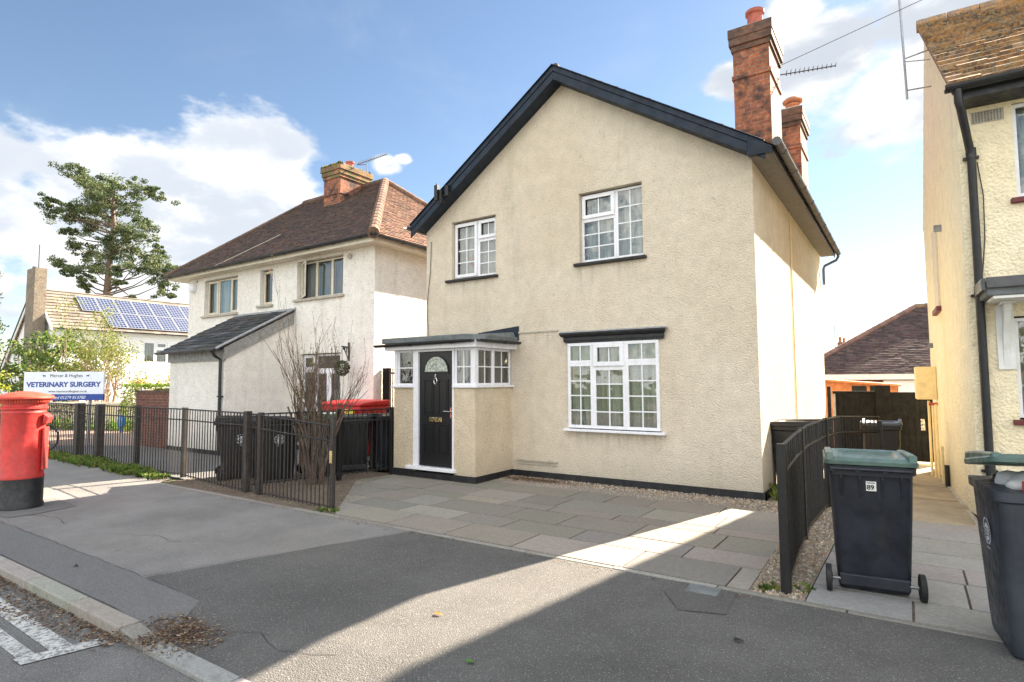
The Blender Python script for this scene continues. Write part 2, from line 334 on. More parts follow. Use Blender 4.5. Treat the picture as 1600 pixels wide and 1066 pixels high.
# ------------------------------------------------------------------ mesh builder
ORG = {}
class Frame:      # wall frame: u along the wall, n outward, z up
    def __init__(s, o, u, n): s.o = Vector(o); s.u = Vector(u).normalized(); s.n = Vector(n).normalized()
    def p(s, u, d, z): return s.o + s.u*u + s.n*d + Vector((0, 0, z))
class MB:
    def __init__(s): s.v = []; s.f = []; s.t = []
    def face(s, pts, t=None):
        i = len(s.v); s.v += [tuple(p) for p in pts]; s.f.append(tuple(range(i, i+len(pts)))); s.t.append(t)
    def hexa(s, p, t=None):    # 8 points: bottom 4 (ccw from above), top 4
        i = len(s.v); s.v += [tuple(q) for q in p]
        for q in ((3, 2, 1, 0), (4, 5, 6, 7), (0, 1, 5, 4), (1, 2, 6, 5), (2, 3, 7, 6), (3, 0, 4, 7)): s.f.append(tuple(i+k for k in q)); s.t.append(t)
        return s
    def box(s, x0, x1, y0, y1, z0, z1, t=None):
        return s.hexa([(x0, y0, z0), (x1, y0, z0), (x1, y1, z0), (x0, y1, z0), (x0, y0, z1), (x1, y0, z1), (x1, y1, z1), (x0, y1, z1)], t)
    def fb(s, F, u0, u1, d0, d1, z0, z1, t=None):
        P = [F.p(u0, d1, z0), F.p(u1, d1, z0), F.p(u1, d0, z0), F.p(u0, d0, z0), F.p(u0, d1, z1), F.p(u1, d1, z1), F.p(u1, d0, z1), F.p(u0, d0, z1)]
        return s.hexa(P, t)
    def prism(s, poly, a, b, t=None):   # poly: list of 3D points; extruded by vector
        a = Vector(a); P = [Vector(p) for p in poly]; n = len(P); i = len(s.v)
        s.v += [tuple(p+a) for p in P] + [tuple(p+Vector(b)) for p in P]
        s.f.append(tuple(i+k for k in range(n))); s.f.append(tuple(i+n+k for k in reversed(range(n)))); s.t += [t, t]
        for k in range(n):
            j = (k+1) % n; s.f.append((i+k, i+n+k, i+n+j, i+j)); s.t.append(t)
        return s
    def tube(s, pts, r, n=8, t=None, cap=True):
        pts = [Vector(p) for p in pts]
        if not hasattr(r, '__len__'): r = [r]*len(pts)
        base = len(s.v); ref = None
        for k, p in enumerate(pts):
            d = (pts[min(k+1, len(pts)-1)] - pts[max(k-1, 0)]).normalized()
            if ref is None: ref = Vector((0, 0, 1)) if abs(d.z) < .9 else Vector((1, 0, 0))
            a = d.cross(ref).normalized(); b = d.cross(a); ref = -b if b.dot(ref) < 0 else b
            a = ref.cross(d).normalized(); b = d.cross(a)
            for q in range(n):
                w = 2*math.pi*q/n; s.v.append(tuple(p + (a*math.cos(w)+b*math.sin(w))*r[k]))
        for k in range(len(pts)-1):
            for q in range(n):
                q2 = (q+1) % n; o = base+k*n
                s.f.append((o+q, o+n+q, o+n+q2, o+q2)); s.t.append(t)
        if cap:
            s.f.append(tuple(base+q for q in range(n))); s.t.append(t)
            o = base+(len(pts)-1)*n; s.f.append(tuple(o+q for q in reversed(range(n)))); s.t.append(t)
        return s
    def lathe(s, prof, cx, cy, n=24, t=None):
        base = len(s.v)
        for r, z in prof:
            for q in range(n):
                w = 2*math.pi*q/n; s.v.append((cx+r*math.cos(w), cy+r*math.sin(w), z))
        for k in range(len(prof)-1):
            for q in range(n):
                q2 = (q+1) % n; o = base+k*n; s.f.append((o+q, o+q2, o+n+q2, o+n+q)); s.t.append(t)
        return s
    def loft(s, rings, t=None):
        n = len(rings[0]); base = len(s.v)
        for rg in rings: s.v += [tuple(p) for p in rg]
        for k in range(len(rings)-1):
            for q in range(n):
                q2 = (q+1) % n; o = base+k*n; s.f.append((o+q, o+q2, o+n+q2, o+n+q)); s.t.append(t)
        s.f.append(tuple(base+q for q in reversed(range(n)))); s.t.append(t)
        o = base+(len(rings)-1)*n; s.f.append(tuple(o+q for q in range(n))); s.t.append(t)
        return s
    def build(s, name, mat, parent=None, smooth=False, bevel=0, uv=False, loc=None, weld=False):
        o0 = Vector((0, 0, 0)) if parent is None else ORG.get(parent.name, Vector((0, 0, 0)))
        if loc is not None: o0 = Vector(loc)
        me = bpy.data.meshes.new(name)
        me.from_pydata([tuple(Vector(v)-o0) for v in s.v], [], s.f)
        me.materials.append(M[mat] if isinstance(mat, str) else mat)
        if any(x is not None for x in s.t):
            at = me.attributes.new('tint', 'FLOAT_COLOR', 'CORNER'); data = []
            for f, tt in zip(s.f, s.t):
                c = (tt or (.3, .3, .3)); data += list((c[0], c[1], c[2], 1.0))*len(f)
            at.data.foreach_set('color', data)
        if uv:
            ul = me.uv_layers.new(name='UVMap'); data = []
            for p in me.polygons:
                nn = p.normal; ax = max(range(3), key=lambda k: abs(nn[k]))
                for vi in p.vertices:
                    x, y, z = s.v[vi]; data += [(y, z), (x, z), (x, y)][ax]
            ul.data.foreach_set('uv', data)
        if weld or smooth:
            bm = bmesh.new(); bm.from_mesh(me); bmesh.ops.remove_doubles(bm, verts=bm.verts, dist=1e-5)
            bmesh.ops.recalc_face_normals(bm, faces=bm.faces); bm.to_mesh(me); bm.free()
        if smooth:
            me.shade_smooth()
            try: me.set_sharp_from_angle(angle=R(35))
            except Exception: pass
        ob = bpy.data.objects.new(name, me); C.objects.link(ob)
        if loc is not None: ob.location = loc
        if bevel:
            bv = ob.modifiers.new('bevel', 'BEVEL'); bv.width = bevel; bv.segments = 2; bv.limit_method = 'ANGLE'; bv.angle_limit = R(40)
        if parent is not None: ob.parent = parent; ORG[ob.name] = o0
        else: ORG[ob.name] = o0
        return ob
def tag(o, label, cat, group=None):
    o['label'] = label; o['category'] = cat
    if group: o['group'] = group
    return o
def thing(name, label, cat, loc=(0, 0, 0), group=None):
    o = bpy.data.objects.new(name, None); C.objects.link(o); o.location = loc; o.empty_display_size = .2
    ORG[o.name] = Vector(loc); return tag(o, label, cat, group)
def kind(o, k): o['kind'] = k; return o
def single(mb, name, mat, label, cat, loc, group=None, **k):
    o = mb.build(name, mat, None, loc=loc, **k); return tag(o, label, cat, group)
def vary(c, a=.15, h=.05):
    k = 1+random.uniform(-a, a); return tuple(max(0.003, x*k*(1+random.uniform(-h, h))) for x in c)
def text(s, name, size, mat, parent, F, u, d, z, align='LEFT', bold=0, sx=1.0, shear=0, ext=.0015):
    cu = bpy.data.curves.new(name, 'FONT'); cu.body = s; cu.size = size; cu.align_x = align; cu.extrude = ext; cu.offset = bold; cu.shear = shear
    ob = bpy.data.objects.new(name, cu); C.objects.link(ob)
    dg = bpy.context.evaluated_depsgraph_get(); me = bpy.data.meshes.new_from_object(ob.evaluated_get(dg))
    C.objects.unlink(ob); bpy.data.objects.remove(ob)
    o0 = ORG.get(parent.name, Vector())
    for v in me.vertices: v.co = F.p(u+v.co.x*sx, d+v.co.z, z+v.co.y) - o0
    me.materials.clear(); me.materials.append(M[mat])
    o = bpy.data.objects.new(name, me); C.objects.link(o); o.parent = parent; ORG[o.name] = o0; return o
def clip(poly, P):    # clip polygon (list of 2D) by convex ccw polygon P
    out = list(poly)
    for i in range(len(P)):
        a, b = P[i], P[(i+1) % len(P)]; inp, out = out, []
        if not inp: return []
        side = lambda p: (b[0]-a[0])*(p[1]-a[1])-(b[1]-a[1])*(p[0]-a[0])
        for k in range(len(inp)):
            p, q = inp[k], inp[(k+1) % len(inp)]; sp, sq = side(p), side(q)
            if sp >= 0: out.append(p)
            if (sp >= 0) != (sq >= 0):
                t = sp/(sp-sq); out.append((p[0]+(q[0]-p[0])*t, p[1]+(q[1]-p[1])*t))
    return out

# ------------------------------------------------------------------ ground
def gz(x, y):
    z = 0.0
    if y > 9.5: z = -.045*(min(y, 40)-9.5)
    if y < 2.6 and x > -4.95:
        z = -.055*min(1, (2.6-y)/.55)*min(1, max(0, (x+4.95)/.6))
    return z
def sheet(name, poly, mat, off=0.0, step=.5, zf=gz, kindv='structure', tf=None, uv=False):
    xs = [p[0] for p in poly]; ys = [p[1] for p in poly]; mb = MB()
    x0, y0 = min(xs), min(ys); nx = max(1, math.ceil((max(xs)-x0)/step)); ny = max(1, math.ceil((max(ys)-y0)/step))
    for i in range(nx):
        for j in range(ny):
            c = clip([(x0+i*step, y0+j*step), (x0+(i+1)*step, y0+j*step), (x0+(i+1)*step, y0+(j+1)*step), (x0+i*step, y0+(j+1)*step)], poly)
            if len(c) >= 3: mb.face([(x, y, zf(x, y)+off) for x, y in c])
    o = mb.build(name, mat, weld=True)
    if kindv: kind(o, kindv)
    return o
mb = MB()
xs = [-900, -300, -120, -60, -30, -15, -5, 5, 20, 60, 200, 900]; ys = [-900, -200, -50, -10, 0, 1.5, 2.2, 5, 9.5, 15, 25, 40, 80, 200, 900]
def gbase(x, y): return -.16 if y <= 2.3 else (-.03 if y <= 9.5 else -.045*(min(y, 40)-9.5)-.03)
for i in range(len(xs)-1):
    for j in range(len(ys)-1):
        mb.face([(a, b_, gbase(a, b_)) for a, b_ in ((xs[i], ys[j]), (xs[i+1], ys[j]), (xs[i+1], ys[j+1]), (xs[i], ys[j+1]))])
kind(mb.build('ground', 'far_ground', weld=True), 'structure')
KY = 1.93
kind(MB().box(-80, 40, -9, KY, -.2, -.075).build('road', 'road_tarmac'), 'structure')
kind(MB().box(-80, 40, -13, -9.0, -.2, .02).build('opposite_pavement', 'old_tarmac'), 'structure')
sheet('pavement', [(-60, 2.06), (14, 2.06), (14, 4.95), (-60, 4.95)], 'old_tarmac', 0, .275)
sheet('pavement_edge', [(-60, 4.95), (-10.5, 4.95), (-10.9, 5.35), (-60, 5.35)], 'old_tarmac', 0.0, 1.0)
sheet('resurfaced_pavement', [(-5.75, 2.06), (14, 2.06), (14, 4.93), (-4.72, 4.93), (-5.05, 3.97)], 'dark_chipping', .005, .275)
sheet('pavement_trench_strip', [(-30, 2.075), (-4.2, 2.075), (-4.6, 2.5), (-5.62, 2.52), (-30, 2.60)], 'smooth_tarmac', .010, .275)
sheet('pavement_patch', [(-1.69, 4.66), (-1.46, 4.32), (-1.15, 4.42), (-1.18, 4.90), (-1.62, 4.93)], 'patch_tarmac', .0105, .275)
# road marking: end of a hatched bay
def mark(pts): return [(x, y, -.071) for x, y in pts]
mb = MB()
mb.face(mark([(-14, 1.91), (-14, 1.78), (-4.72, 1.60), (-4.70, 1.72)]))
kind(mb.build('road_marking', 'worn_white_paint'), 'structure')
mb = MB(); mb.face(mark([(-14, 1.70), (-14, 1.56), (-4.78, 1.44), (-4.75, 1.53)])); kind(mb.build('road_marking', 'worn_white_paint'), 'structure')
mb = MB(); mb.face([(x, y, -.067) for x, y in [(-4.80, 1.42), (-4.66, 1.42), (-4.55, 1.87), (-4.68, 1.87)]]); kind(mb.build('road_marking', 'worn_white_paint'), 'structure')
# kerbs
mb = MB(); x = -40.0
while x < -4.62:
    x1 = min(x+.91, -4.58); mb.box(x+.006, x1-.006, KY, 2.072, -.2, .006, vary((.30, .285, .26), .12)); x = x1
mb.hexa([(-4.57, 1.935, -.2), (-4.25, 1.935, -.2), (-4.25, 2.072, -.2), (-4.57, 2.072, -.2), (-4.57, 1.935, .0), (-4.25, 1.935, -.05), (-4.25, 2.072, -.05), (-4.57, 2.072, .0)], (.2, .19, .17))
kind(mb.build('kerb', 'kerbstone', bevel=.012), 'structure')
mb = MB(); x = -4.24
while x < 14:
    mb.box(x+.006, x+.905, KY+.002, 2.072, -.2, -.046, vary((.27, .26, .24), .12)); x += .91
kind(mb.build('dropped_kerb', 'kerbstone', bevel=.008), 'structure')
# edging strip between pavement and the forecourts
mb = MB(); x = -10.5
while x < 8:
    mb.box(x+.005, x+.91, 4.935, 4.995, -.1, .012+random.uniform(-.003, .003), vary((.24, .225, .20), .15)); x += .915
kind(mb.build('edging_kerb', 'kerbstone', bevel=.006), 'structure')
# soil, gravel and yard surfaces
sheet('yard', [(-16.2, 5.42), (-8.75, 5.42), (-8.15, 9.5), (-9.0, 22), (-16.2, 22)], 'yard_tarmac', .0, 1.5)
sheet('vet_yard', [(-60, 5.36), (-16.2, 5.36), (-16.2, 30), (-60, 30)], 'yard_tarmac', .0, 3)
sheet('pink_paving', [(-19.3, 6.45), (-16.9, 7.8), (-21.0, 11.5), (-33, 12.0), (-33, 8.3)], 'pink_paving', .006, 2)
sheet('soil_bed', [(-10.5, 5.0), (-6.1, 5.0), (-7.92, 7.75), (-8.62, 7.75), (-8.9, 5.5)][0:4]+[(-10.5, 5.5)], 'earth', .008, .5)
sheet('gravel_strip', [(-7.95, 7.9), (-.2, 7.9), (-.2, 9.3), (-7.95, 9.3)], 'gravel_bed', -.006, .5)
sheet('fence_gravel_strip', [(-1.12, 5.0), (-.72, 5.0), (-.66, 9.5), (-1.7, 9.5)], 'gravel_bed', .006, .5)
# driveway slabs
def slabs(name, poly, rows, lens, y0, x0, x1, base, mat='slabs', gap=.008, seed=3, zoff=.0):
    random.seed(seed); mb = MB(); y = y0; k = 0
    ymax = max(p[1] for p in poly)
    while y < ymax:
        h = rows[k % len(rows)]; x = x0 - random.uniform(0, .6); k += 1
        while x < x1:
            w = random.choice(lens); c = clip([(x+gap, y+gap), (x+w-gap, y+gap), (x+w-gap, y+h-gap), (x+gap, y+h-gap)], poly)
            if len(c) >= 3:
                t = vary(random.choice(base), .08, .04); dz = random.uniform(-.0025, .0025)
                mb.prism([(p[0], p[1], gz(p[0], p[1])+zoff) for p in c], (0, 0, -.05), (0, 0, .016+dz), t)
            x += w
        y += h
    o = mb.build(name, mat, weld=True, bevel=.003); kind(o, 'structure'); random.seed(11); return o
STONE = [(.205, .187, .16), (.22, .20, .17), (.195, .18, .156), (.255, .232, .20)]
DRIVE = [(-6.08, 5.0), (-1.12, 5.0), (-1.16, 7.0), (-1.2, 7.95), (-2.5, 8.30), (-5.4, 8.40), (-7.78, 7.72), (-7.85, 6.9)]
sheet('driveway_bedding', DRIVE, 'earth', .002, .5)
slabs('driveway', DRIVE, [.58, .44, .58, .29, .58], [.9, .9, .6, 1.2, .75], 5.0, -8.2, -1, STONE)
DR2 = [(-.71, 5.0), (5, 5.0), (5, 8.52), (-.66, 8.47)]
sheet('neighbour_bedding', DR2, 'earth', .002, .5)
slabs('neighbour_driveway', DR2, [.46, .62, .46], [.9, 1.2, 1.2], 5.0, -2, 5, [(.27, .262, .245), (.25, .245, .232), (.30, .29, .27)], seed=8)
sheet('side_path', [(-1.6, 8.48), (.62, 8.48), (.62, 9.5), (.6, 22), (-1.9, 22)], 'old_concrete', .01, 1.2)
mb = MB()
for yy in (10.3, 12.1, 14.4): mb.box(-.8, .5, yy, yy+.014, gz(0, yy)+.004, gz(0, yy)+.0125)
kind(mb.build('path_joint', 'earth'), 'structure')

# ------------------------------------------------------------------ wall / window / roof helpers
def wall_mesh(mb, F, u0, u1, z0, z1, holes, reveal=.12, d=0):
    us = sorted({u0, u1, *[h[0] for h in holes], *[h[1] for h in holes]}); zs = sorted({z0, z1, *[h[2] for h in holes], *[h[3] for h in holes]})
    for i in range(len(us)-1):
        for j in range(len(zs)-1):
            cu, cz = (us[i]+us[i+1])/2, (zs[j]+zs[j+1])/2
            if any(h[0] < cu < h[1] and h[2] < cz < h[3] for h in holes): continue
            mb.face([F.p(us[i], d, zs[j]), F.p(us[i+1], d, zs[j]), F.p(us[i+1], d, zs[j+1]), F.p(us[i], d, zs[j+1])])
    for a, b_, c, e in holes:
        P = [(a, c), (b_, c), (b_, e), (a, e)]
        for k in range(4):
            p, q = P[k], P[(k+1) % 4]; mb.face([F.p(p[0], d, p[1]), F.p(p[0], d-reveal, p[1]), F.p(q[0], d-reveal, q[1]), F.p(q[0], d, q[1])])
def ring(mb, F, a, b_, c, e, w, d0, d1, wb=None):
    wb = wb or w
    mb.fb(F, a, b_, d0, d1, c, c+wb); mb.fb(F, a, b_, d0, d1, e-w, e)
    mb.fb(F, a, a+w, d0, d1, c+wb, e-w); mb.fb(F, b_-w, b_, d0, d1, c+wb, e-w)
def window(parent, F, u0, u1, z0, z1, lights, d=-.10, mat='white_upvc', curtain='net_curtain', fw_=.04, room=True, label=None, bars=True, back=.55):
    fr = MB(); sash = []
    for (a, b_, c, e, nu, nz, op) in lights: ring(fr, F, a, b_, c, e, fw_, d-.05, d)
    fo = fr.build('window', mat, parent, bevel=.004)
    if label: fo['label'] = label
    gb = MB(); gl = MB()
    for (a, b_, c, e, nu, nz, op) in lights:
        w = fw_
        if op: sh = MB(); ring(sh, F, a+.018, b_-.018, c+.018, e-.018, fw_+.022, d+.001, d+.026); w = fw_+.04; sh.build('sash', mat, fo, bevel=.004)
        gd = d-.02
        gl.face([F.p(a+w-.01, gd, c+w-.01), F.p(b_-w+.01, gd, c+w-.01), F.p(b_-w+.01, gd, e-w+.01), F.p(a+w-.01, gd, e-w+.01)])
        if bars:
            for k in range(1, nu): uu = a+w+(b_-a-2*w)*k/nu; gb.fb(F, uu-.010, uu+.010, gd+.003, gd+.012, c+w, e-w)
            for k in range(1, nz): zz = c+w+(e-c-2*w)*k/nz; gb.fb(F, a+w, b_-w, gd+.0035, gd+.0115, zz-.010, zz+.010)
    gl.build('pane', 'window_glass', fo)
    if gb.f: gb.build('glazing_bar', mat, fo)

    if curtain:
        cm = MB(); n_ = max(12, int((u1-u0)*40)); prev = None
        ph = random.random()*6
        for k in range(n_+1):
            uu = u0+.03+(u1-u0-.06)*k/n_; dd = d-.13+.018*math.sin(uu*34+ph)+.012*math.sin(uu*71+ph*2)
            if prev: cm.face([F.p(prev[0], prev[1], z0+.02), F.p(uu, dd, z0+.02), F.p(uu, dd+.0, z1-.02), F.p(prev[0], prev[1], z1-.02)])
            prev = (uu, dd)
        cm.build('curtain', curtain, fo, smooth=True)
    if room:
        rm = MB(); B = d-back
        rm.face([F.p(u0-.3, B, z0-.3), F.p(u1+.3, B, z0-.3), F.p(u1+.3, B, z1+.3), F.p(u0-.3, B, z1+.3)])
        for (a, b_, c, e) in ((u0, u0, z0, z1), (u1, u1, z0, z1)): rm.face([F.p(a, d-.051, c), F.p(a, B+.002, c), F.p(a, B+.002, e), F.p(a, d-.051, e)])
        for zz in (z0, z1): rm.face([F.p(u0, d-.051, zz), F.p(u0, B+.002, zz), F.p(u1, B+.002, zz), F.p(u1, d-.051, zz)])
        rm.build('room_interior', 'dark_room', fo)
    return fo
def tile_roof(mb, O, U, V, poly, tw, gauge, th, cols, jit=.3, lap=.35, drop=.004, miss=0):
    """O origin, U along the eave, V up the slope (unit vectors); poly convex ccw in (u,v)."""
    O, U, V = Vector(O), Vector(U).normalized(), Vector(V).normalized(); Nn = U.cross(V).normalized()
    v1 = max(p[1] for p in poly); u0 = min(p[0] for p in poly); u1 = max(p[0] for p in poly); k = 0; v = 0.0
    while v < v1:
        off = (k % 2)*tw*.5; u = u0-off
        while u < u1:
            c = clip([(u+.0015, v), (u+tw-.0015, v), (u+tw-.0015, min(v1, v+gauge)), (u+.0015, min(v1, v+gauge))], poly)
            if len(c) >= 3:
                t = vary(random.choice(cols), jit, .06); j = random.uniform(-drop, drop)
                top = [O+U*p[0]+V*p[1]+Nn*(th*(1-(p[1]-v)/gauge)+j+.004) for p in c]; bot = [O+U*p[0]+V*p[1]+Nn*(-.01) for p in c]
                mb.face(top, t); n_ = len(c)
                for q in range(n_):
                    q2 = (q+1) % n_; mb.face([bot[q], bot[q2], top[q2], top[q]], t)
            u += tw
        v += gauge; k += 1
def slabroof(mb, pts, th=.06):
    P = [Vector(p) for p in pts]; nn = (P[1]-P[0]).cross(P[2]-P[0]).normalized()
    if nn.z < 0: nn = -nn
    mb.prism([tuple(p) for p in P], -nn*th, -nn*.012)
def chimney(house, x0, x1, y0, y1, z0, z1, mat='orange_brick', capmat='sooty_brick', pots=(), label=None, capw=.07):
    c = MB().box(x0, x1, y0, y1, z0, z1-.42); 
    ch = c.build('chimney', mat, house, uv=True)
    if label: ch['label'] = label
    cc = MB(); a = .03; z = z1-.42
    for k, (e, h) in enumerate(((.03, .10), (.06, .14), (capw, .18))):
        cc.box(x0-e, x1+e, y0-e, y1+e, z+.0005, z+h); z += h
    cc.build('chimney_cap', capmat, ch, uv=True, bevel=.01)
    bd = MB().box(x0-.025, x1+.025, y0-.025, y1+.025, z1-.95, z1-.875); bd.build('brick_band', mat, ch, uv=True)
    fl = MB().box(x0, x1, y0, y1, z1, z1+.05); fl.build('flaunching', 'stone_sill', ch, bevel=.02)
    for (px, py, r, h, m_, cowl) in pots:
        pr = [(0, z1+.04), (r, z1+.04), (r*.95, z1+h*.25), (r*1.06, z1+h*.3), (r*1.06, z1+h*.4), (r*.92, z1+h*.45), (r*.9, z1+h*.85), (r*1.12, z1+h*.88), (r*1.12, z1+h), (r*.8, z1+h), (r*.8, z1+h*.6), (0, z1+h*.6)]
        po = MB().lathe(pr, px, py, 20).build('chimney_pot', m_, ch, smooth=True)
        if cowl: MB().lathe([(0, z1+h+.01), (r*.7, z1+h+.01), (r*1.55, z1+h+.05), (r*1.6, z1+h+.09), (r*1.2, z1+h+.14), (0, z1+h+.16)], px, py, 20).build('pot_cowl', m_, ch, smooth=True)
    return ch
def gutter(mb, a, b_, r=.06, n=8):    # half-round trough below its rim, a -> b
    a, b_ = Vector(a), Vector(b_); d = (b_-a).normalized(); s = d.cross(Vector((0, 0, 1))).normalized(); o = len(mb.v)
    ring_ = [s*math.cos(math.pi*k/n)*r - Vector((0, 0, math.sin(math.pi*k/n)*r)) for k in range(n+1)]
    ring_ += [s*math.cos(math.pi*(n-k)/n)*(r-.006) - Vector((0, 0, math.sin(math.pi*(n-k)/n)*(r-.006))) for k in range(n+1)]
    mb.prism([tuple(a+q) for q in ring_], (0, 0, 0), tuple(b_-a))
    L = (b_-a).length; k = .45
    while k < L:
        c = a+d*k; mb.prism([tuple(c+q*1.13) for q in ring_], tuple(-d*.03), tuple(d*.03)); k += .95
def yagi(house, base, tip, boomlen, z, n=12, el=.16, dirv=(1, 0, 0), mast=True, mat='aerial_metal'):
    mb = MB(); d = Vector(dirv).normalized(); s = d.cross(Vector((0, 0, 1))).normalized(); t = Vector(tip)
    mb.tube([t-d*.12, t+d*boomlen], .011, 6)
    for k in range(n):
        c = t+d*(boomlen*k/(n-1)); l = el*(1.25-.5*k/n)
        mb.tube([c-s*l*.5+Vector((0, 0, .02)), c+s*l*.5+Vector((0, 0, .02))], .006, 5)
        mb.tube([c-Vector((0, 0, l*.22)), c+Vector((0, 0, l*.22))], .005, 4)
    if mast: mb.tube([base, (base[0], base[1], t.z), t-d*.12], .015, 6)
    return mb.build('tv_aerial', mat, house)

# ================================================================== MAIN HOUSE (cream gabled)
FX0, FX1, FY, BY = -8.0, -1.73, 8.8, 16.7
H1 = thing('rendered_house', 'cream rendered house with black-edged gable, black front door and two tall brick chimneys', 'house', (-4.85, 8.8, 0))
F = Frame((0, FY, 0), (1, 0, 0), (0, -1, 0))
APX, APZ, LSL, RSL = -4.85, 7.0, .69, .64
holes = [(-4.53, -3.40, 3.66, 4.87), (-7.34, -6.28, 3.66, 4.81), (-4.76, -3.17, .88, 2.30), (-7.45, -6.0, .15, 2.3)]
mb = MB()
wall_mesh(mb, F, FX0, FX1, .09, 4.88, holes, .13)
zl = APZ-.12-LSL*(APX-FX0); zr = APZ-.12-RSL*(FX1-APX)
mb.face([F.p(FX0, 0, 4.88), F.p(FX1, 0, 4.88), F.p(FX1, 0, max(zr, 4.881)), F.p(APX, 0, APZ-.12), F.p(FX0, 0, max(zl, 4.881))])
# side and back walls
mb.face([(FX1, FY, -.7), (FX1, BY, -.7), (FX1, BY, 4.9), (FX1, FY, 4.9)])
mb.face([(FX0, BY, -.7), (FX0, FY, -.7), (FX0, FY, 4.8), (FX0, BY, 4.8)])
mb.face([(FX1, BY, -.7), (FX0, BY, -.7), (FX0, BY, 4.8), (APX, BY, APZ-.12), (FX1, BY, 4.9)])
mb.build('wall', 'cream_render', H1)
# plinth: painted band, proud of the wall; follows front and side
mb = MB(); mb.box(-5.93, FX1+.03, FY-.028, FY+.1, -.08, .115); mb.hexa([(FX1-.1, FY, -.5), (FX1+.03, FY+.002, -.5), (FX1+.03, BY, -.8), (FX1-.1, BY, -.8), (FX1-.1, FY, .115), (FX1+.03, FY+.002, .115), (FX1+.03, BY, -.06), (FX1-.1, BY, -.06)])
mb.build('plinth', 'black_plinth', H1)
# roof slabs with tiles
RO = MB(); y0, y1 = 8.52, 16.95
TL = Vector((-8.2, 0, 7.13-LSL*(8.2-4.85))); TR = Vector((-1.38, 0, 7.13-RSL*(4.85-1.38)))
cols = [(.16, .075, .045), (.12, .06, .04), (.20, .09, .05), (.10, .055, .04)]
dl = Vector((APX, 0, 7.13))-TL; dr = Vector((APX, 0, 7.13))-TR
tile_roof(RO, (TL.x, y1, TL.z), (0, -1, 0), dl, [(0, 0), (y1-y0, 0), (y1-y0, dl.length), (0, dl.length)], .26, .16, .014, cols)
tile_roof(RO, (TR.x, y0, TR.z), (0, 1, 0), dr, [(0, 0), (y1-y0, 0), (y1-y0, dr.length), (0, dr.length)], .26, .16, .014, cols)
y = y0+.06
while y < y1: RO.tube([(APX, y, 7.12), (APX, y+.31, 7.11)], .07, 8, vary((.08, .05, .04))); y += .32
roof = RO.build('roof', 'clay_tiles', H1)
# barge boards: two planks with a groove, along the gable verge
def plank(mb, xa, za, xb, zb, h0, h1, ya, yb): mb.prism([(xa, ya, za-h0), (xb, ya, zb-h0), (xb, ya, zb-h1), (xa, ya, za-h1)], (0, 0, 0), (0, yb-ya, 0))
zt = 7.115
for (xe, sl) in ((-8.18, LSL), (-1.50, RSL)):
    b1 = MB(); ze = zt-sl*abs(xe-APX)
    plank(b1, APX, zt, xe, ze, 0, .10, 8.50, 8.535); plank(b1, APX, zt, xe, ze, .103, .245, 8.515, 8.545); plank(b1, APX, zt, xe, ze, -.018, .0, 8.47, 8.60)
    b1.build('barge_board', 'navy_board', H1, bevel=.004)
mb = MB()
for (xe, sl) in ((-8.0, LSL), (-1.70, RSL)):
    ze = zt-sl*abs(xe-APX); mb.prism([(APX, 8.546, zt-.215), (xe, 8.546, ze-.215), (xe, 8.546, ze-.235), (APX, 8.546, zt-.235)], (0, 0, 0), (0, .255, 0))
mb.build('verge_soffit', 'navy_board', H1)
MB().box(-1.73, -1.40, 8.51, 16.95, 4.845, 4.865).build('soffit', 'soffit_grey', H1)
mb = MB(); mb.box(-1.425, -1.40, 8.56, 16.96, 4.80, 4.895); mb.build('fascia', 'grey_gutter', H1)
mb = MB(); mb.hexa([(-1.72, 8.488, 4.80), (-1.40, 8.488, 4.80), (-1.40, 8.56, 4.80), (-1.72, 8.56, 4.80), (-1.72, 8.488, 5.07), (-1.40, 8.488, 4.885), (-1.40, 8.56, 4.885), (-1.72, 8.56, 5.07)]); mb.build('verge_end_box', 'navy_board', H1, bevel=.005)
mb = MB(); gutter(mb, (-1.335, 8.44, 4.935), (-1.335, 17.0, 4.91), .062); mb.tube([(-1.335, 8.43, 4.915), (-1.335, 8.45, 4.915)], .06, 10)
g = mb.build('gutter', 'grey_gutter', H1)
mb = MB(); gutter(mb, (-8.25, 17, 4.78), (-8.25, 8.44, 4.80), .06); mb.build('gutter', 'grey_gutter', H1)
MB().tube([(-1.325, 16.8, 4.92), (-1.325, 16.8, 4.78), (-1.37, 16.8, 4.70), (-1.64, 16.8, 4.58), (-1.67, 16.8, 4.50), (-1.67, 16.8, 4.1)], .034, 10).build('downpipe', 'grey_gutter', H1, smooth=True)
MB().tube([(-1.715, 11.95, 4.84), (-1.715, 11.95, 0)], .012, 6).build('wall_cable', 'yellow_paint', H1)
mb = MB(); mb.tube([(-7.86, 8.78, 4.5), (-7.88, 8.78, 3.9), (-7.97, 8.78, 3.2), (-7.93, 8.78, 2.6)], .006, 5); mb.build('wall_cable', 'black_iron', H1)
# chimneys
chimney(H1, -2.42, -1.80, 10.95, 12.0, 4.9, 8.12, pots=[(-2.1, 11.4, .15, .50, 'pot_red', False)])
chimney(H1, -2.42, -1.80, 14.6, 15.65, 4.9, 7.96, pots=[(-2.02, 15.2, .14, .34, 'pot_orange', True)])
yagi(H1, (-1.86, 12.08, 6.9), (-1.70, 12.15, 7.62), .85, 7.62, 12, .17, (1, .25, 0))
# wall bracket at the left verge
mb = MB(); mb.box(-7.33, -7.27, 8.40, 8.46, 5.12, 5.36); mb.box(-7.42, -7.34, 8.36, 8.42, 5.16, 5.46); mb.box(-7.22, -7.14, 8.44, 8.5, 5.24, 5.44); mb.tube([(-7.4, 8.39, 5.2), (-7.1, 8.5, 5.3)], .012, 6); mb.tube([(-7.38, 8.39, 5.1), (-7.38, 8.39, 5.5)], .01, 5)
mb.build('junction_box', 'black_iron', H1)
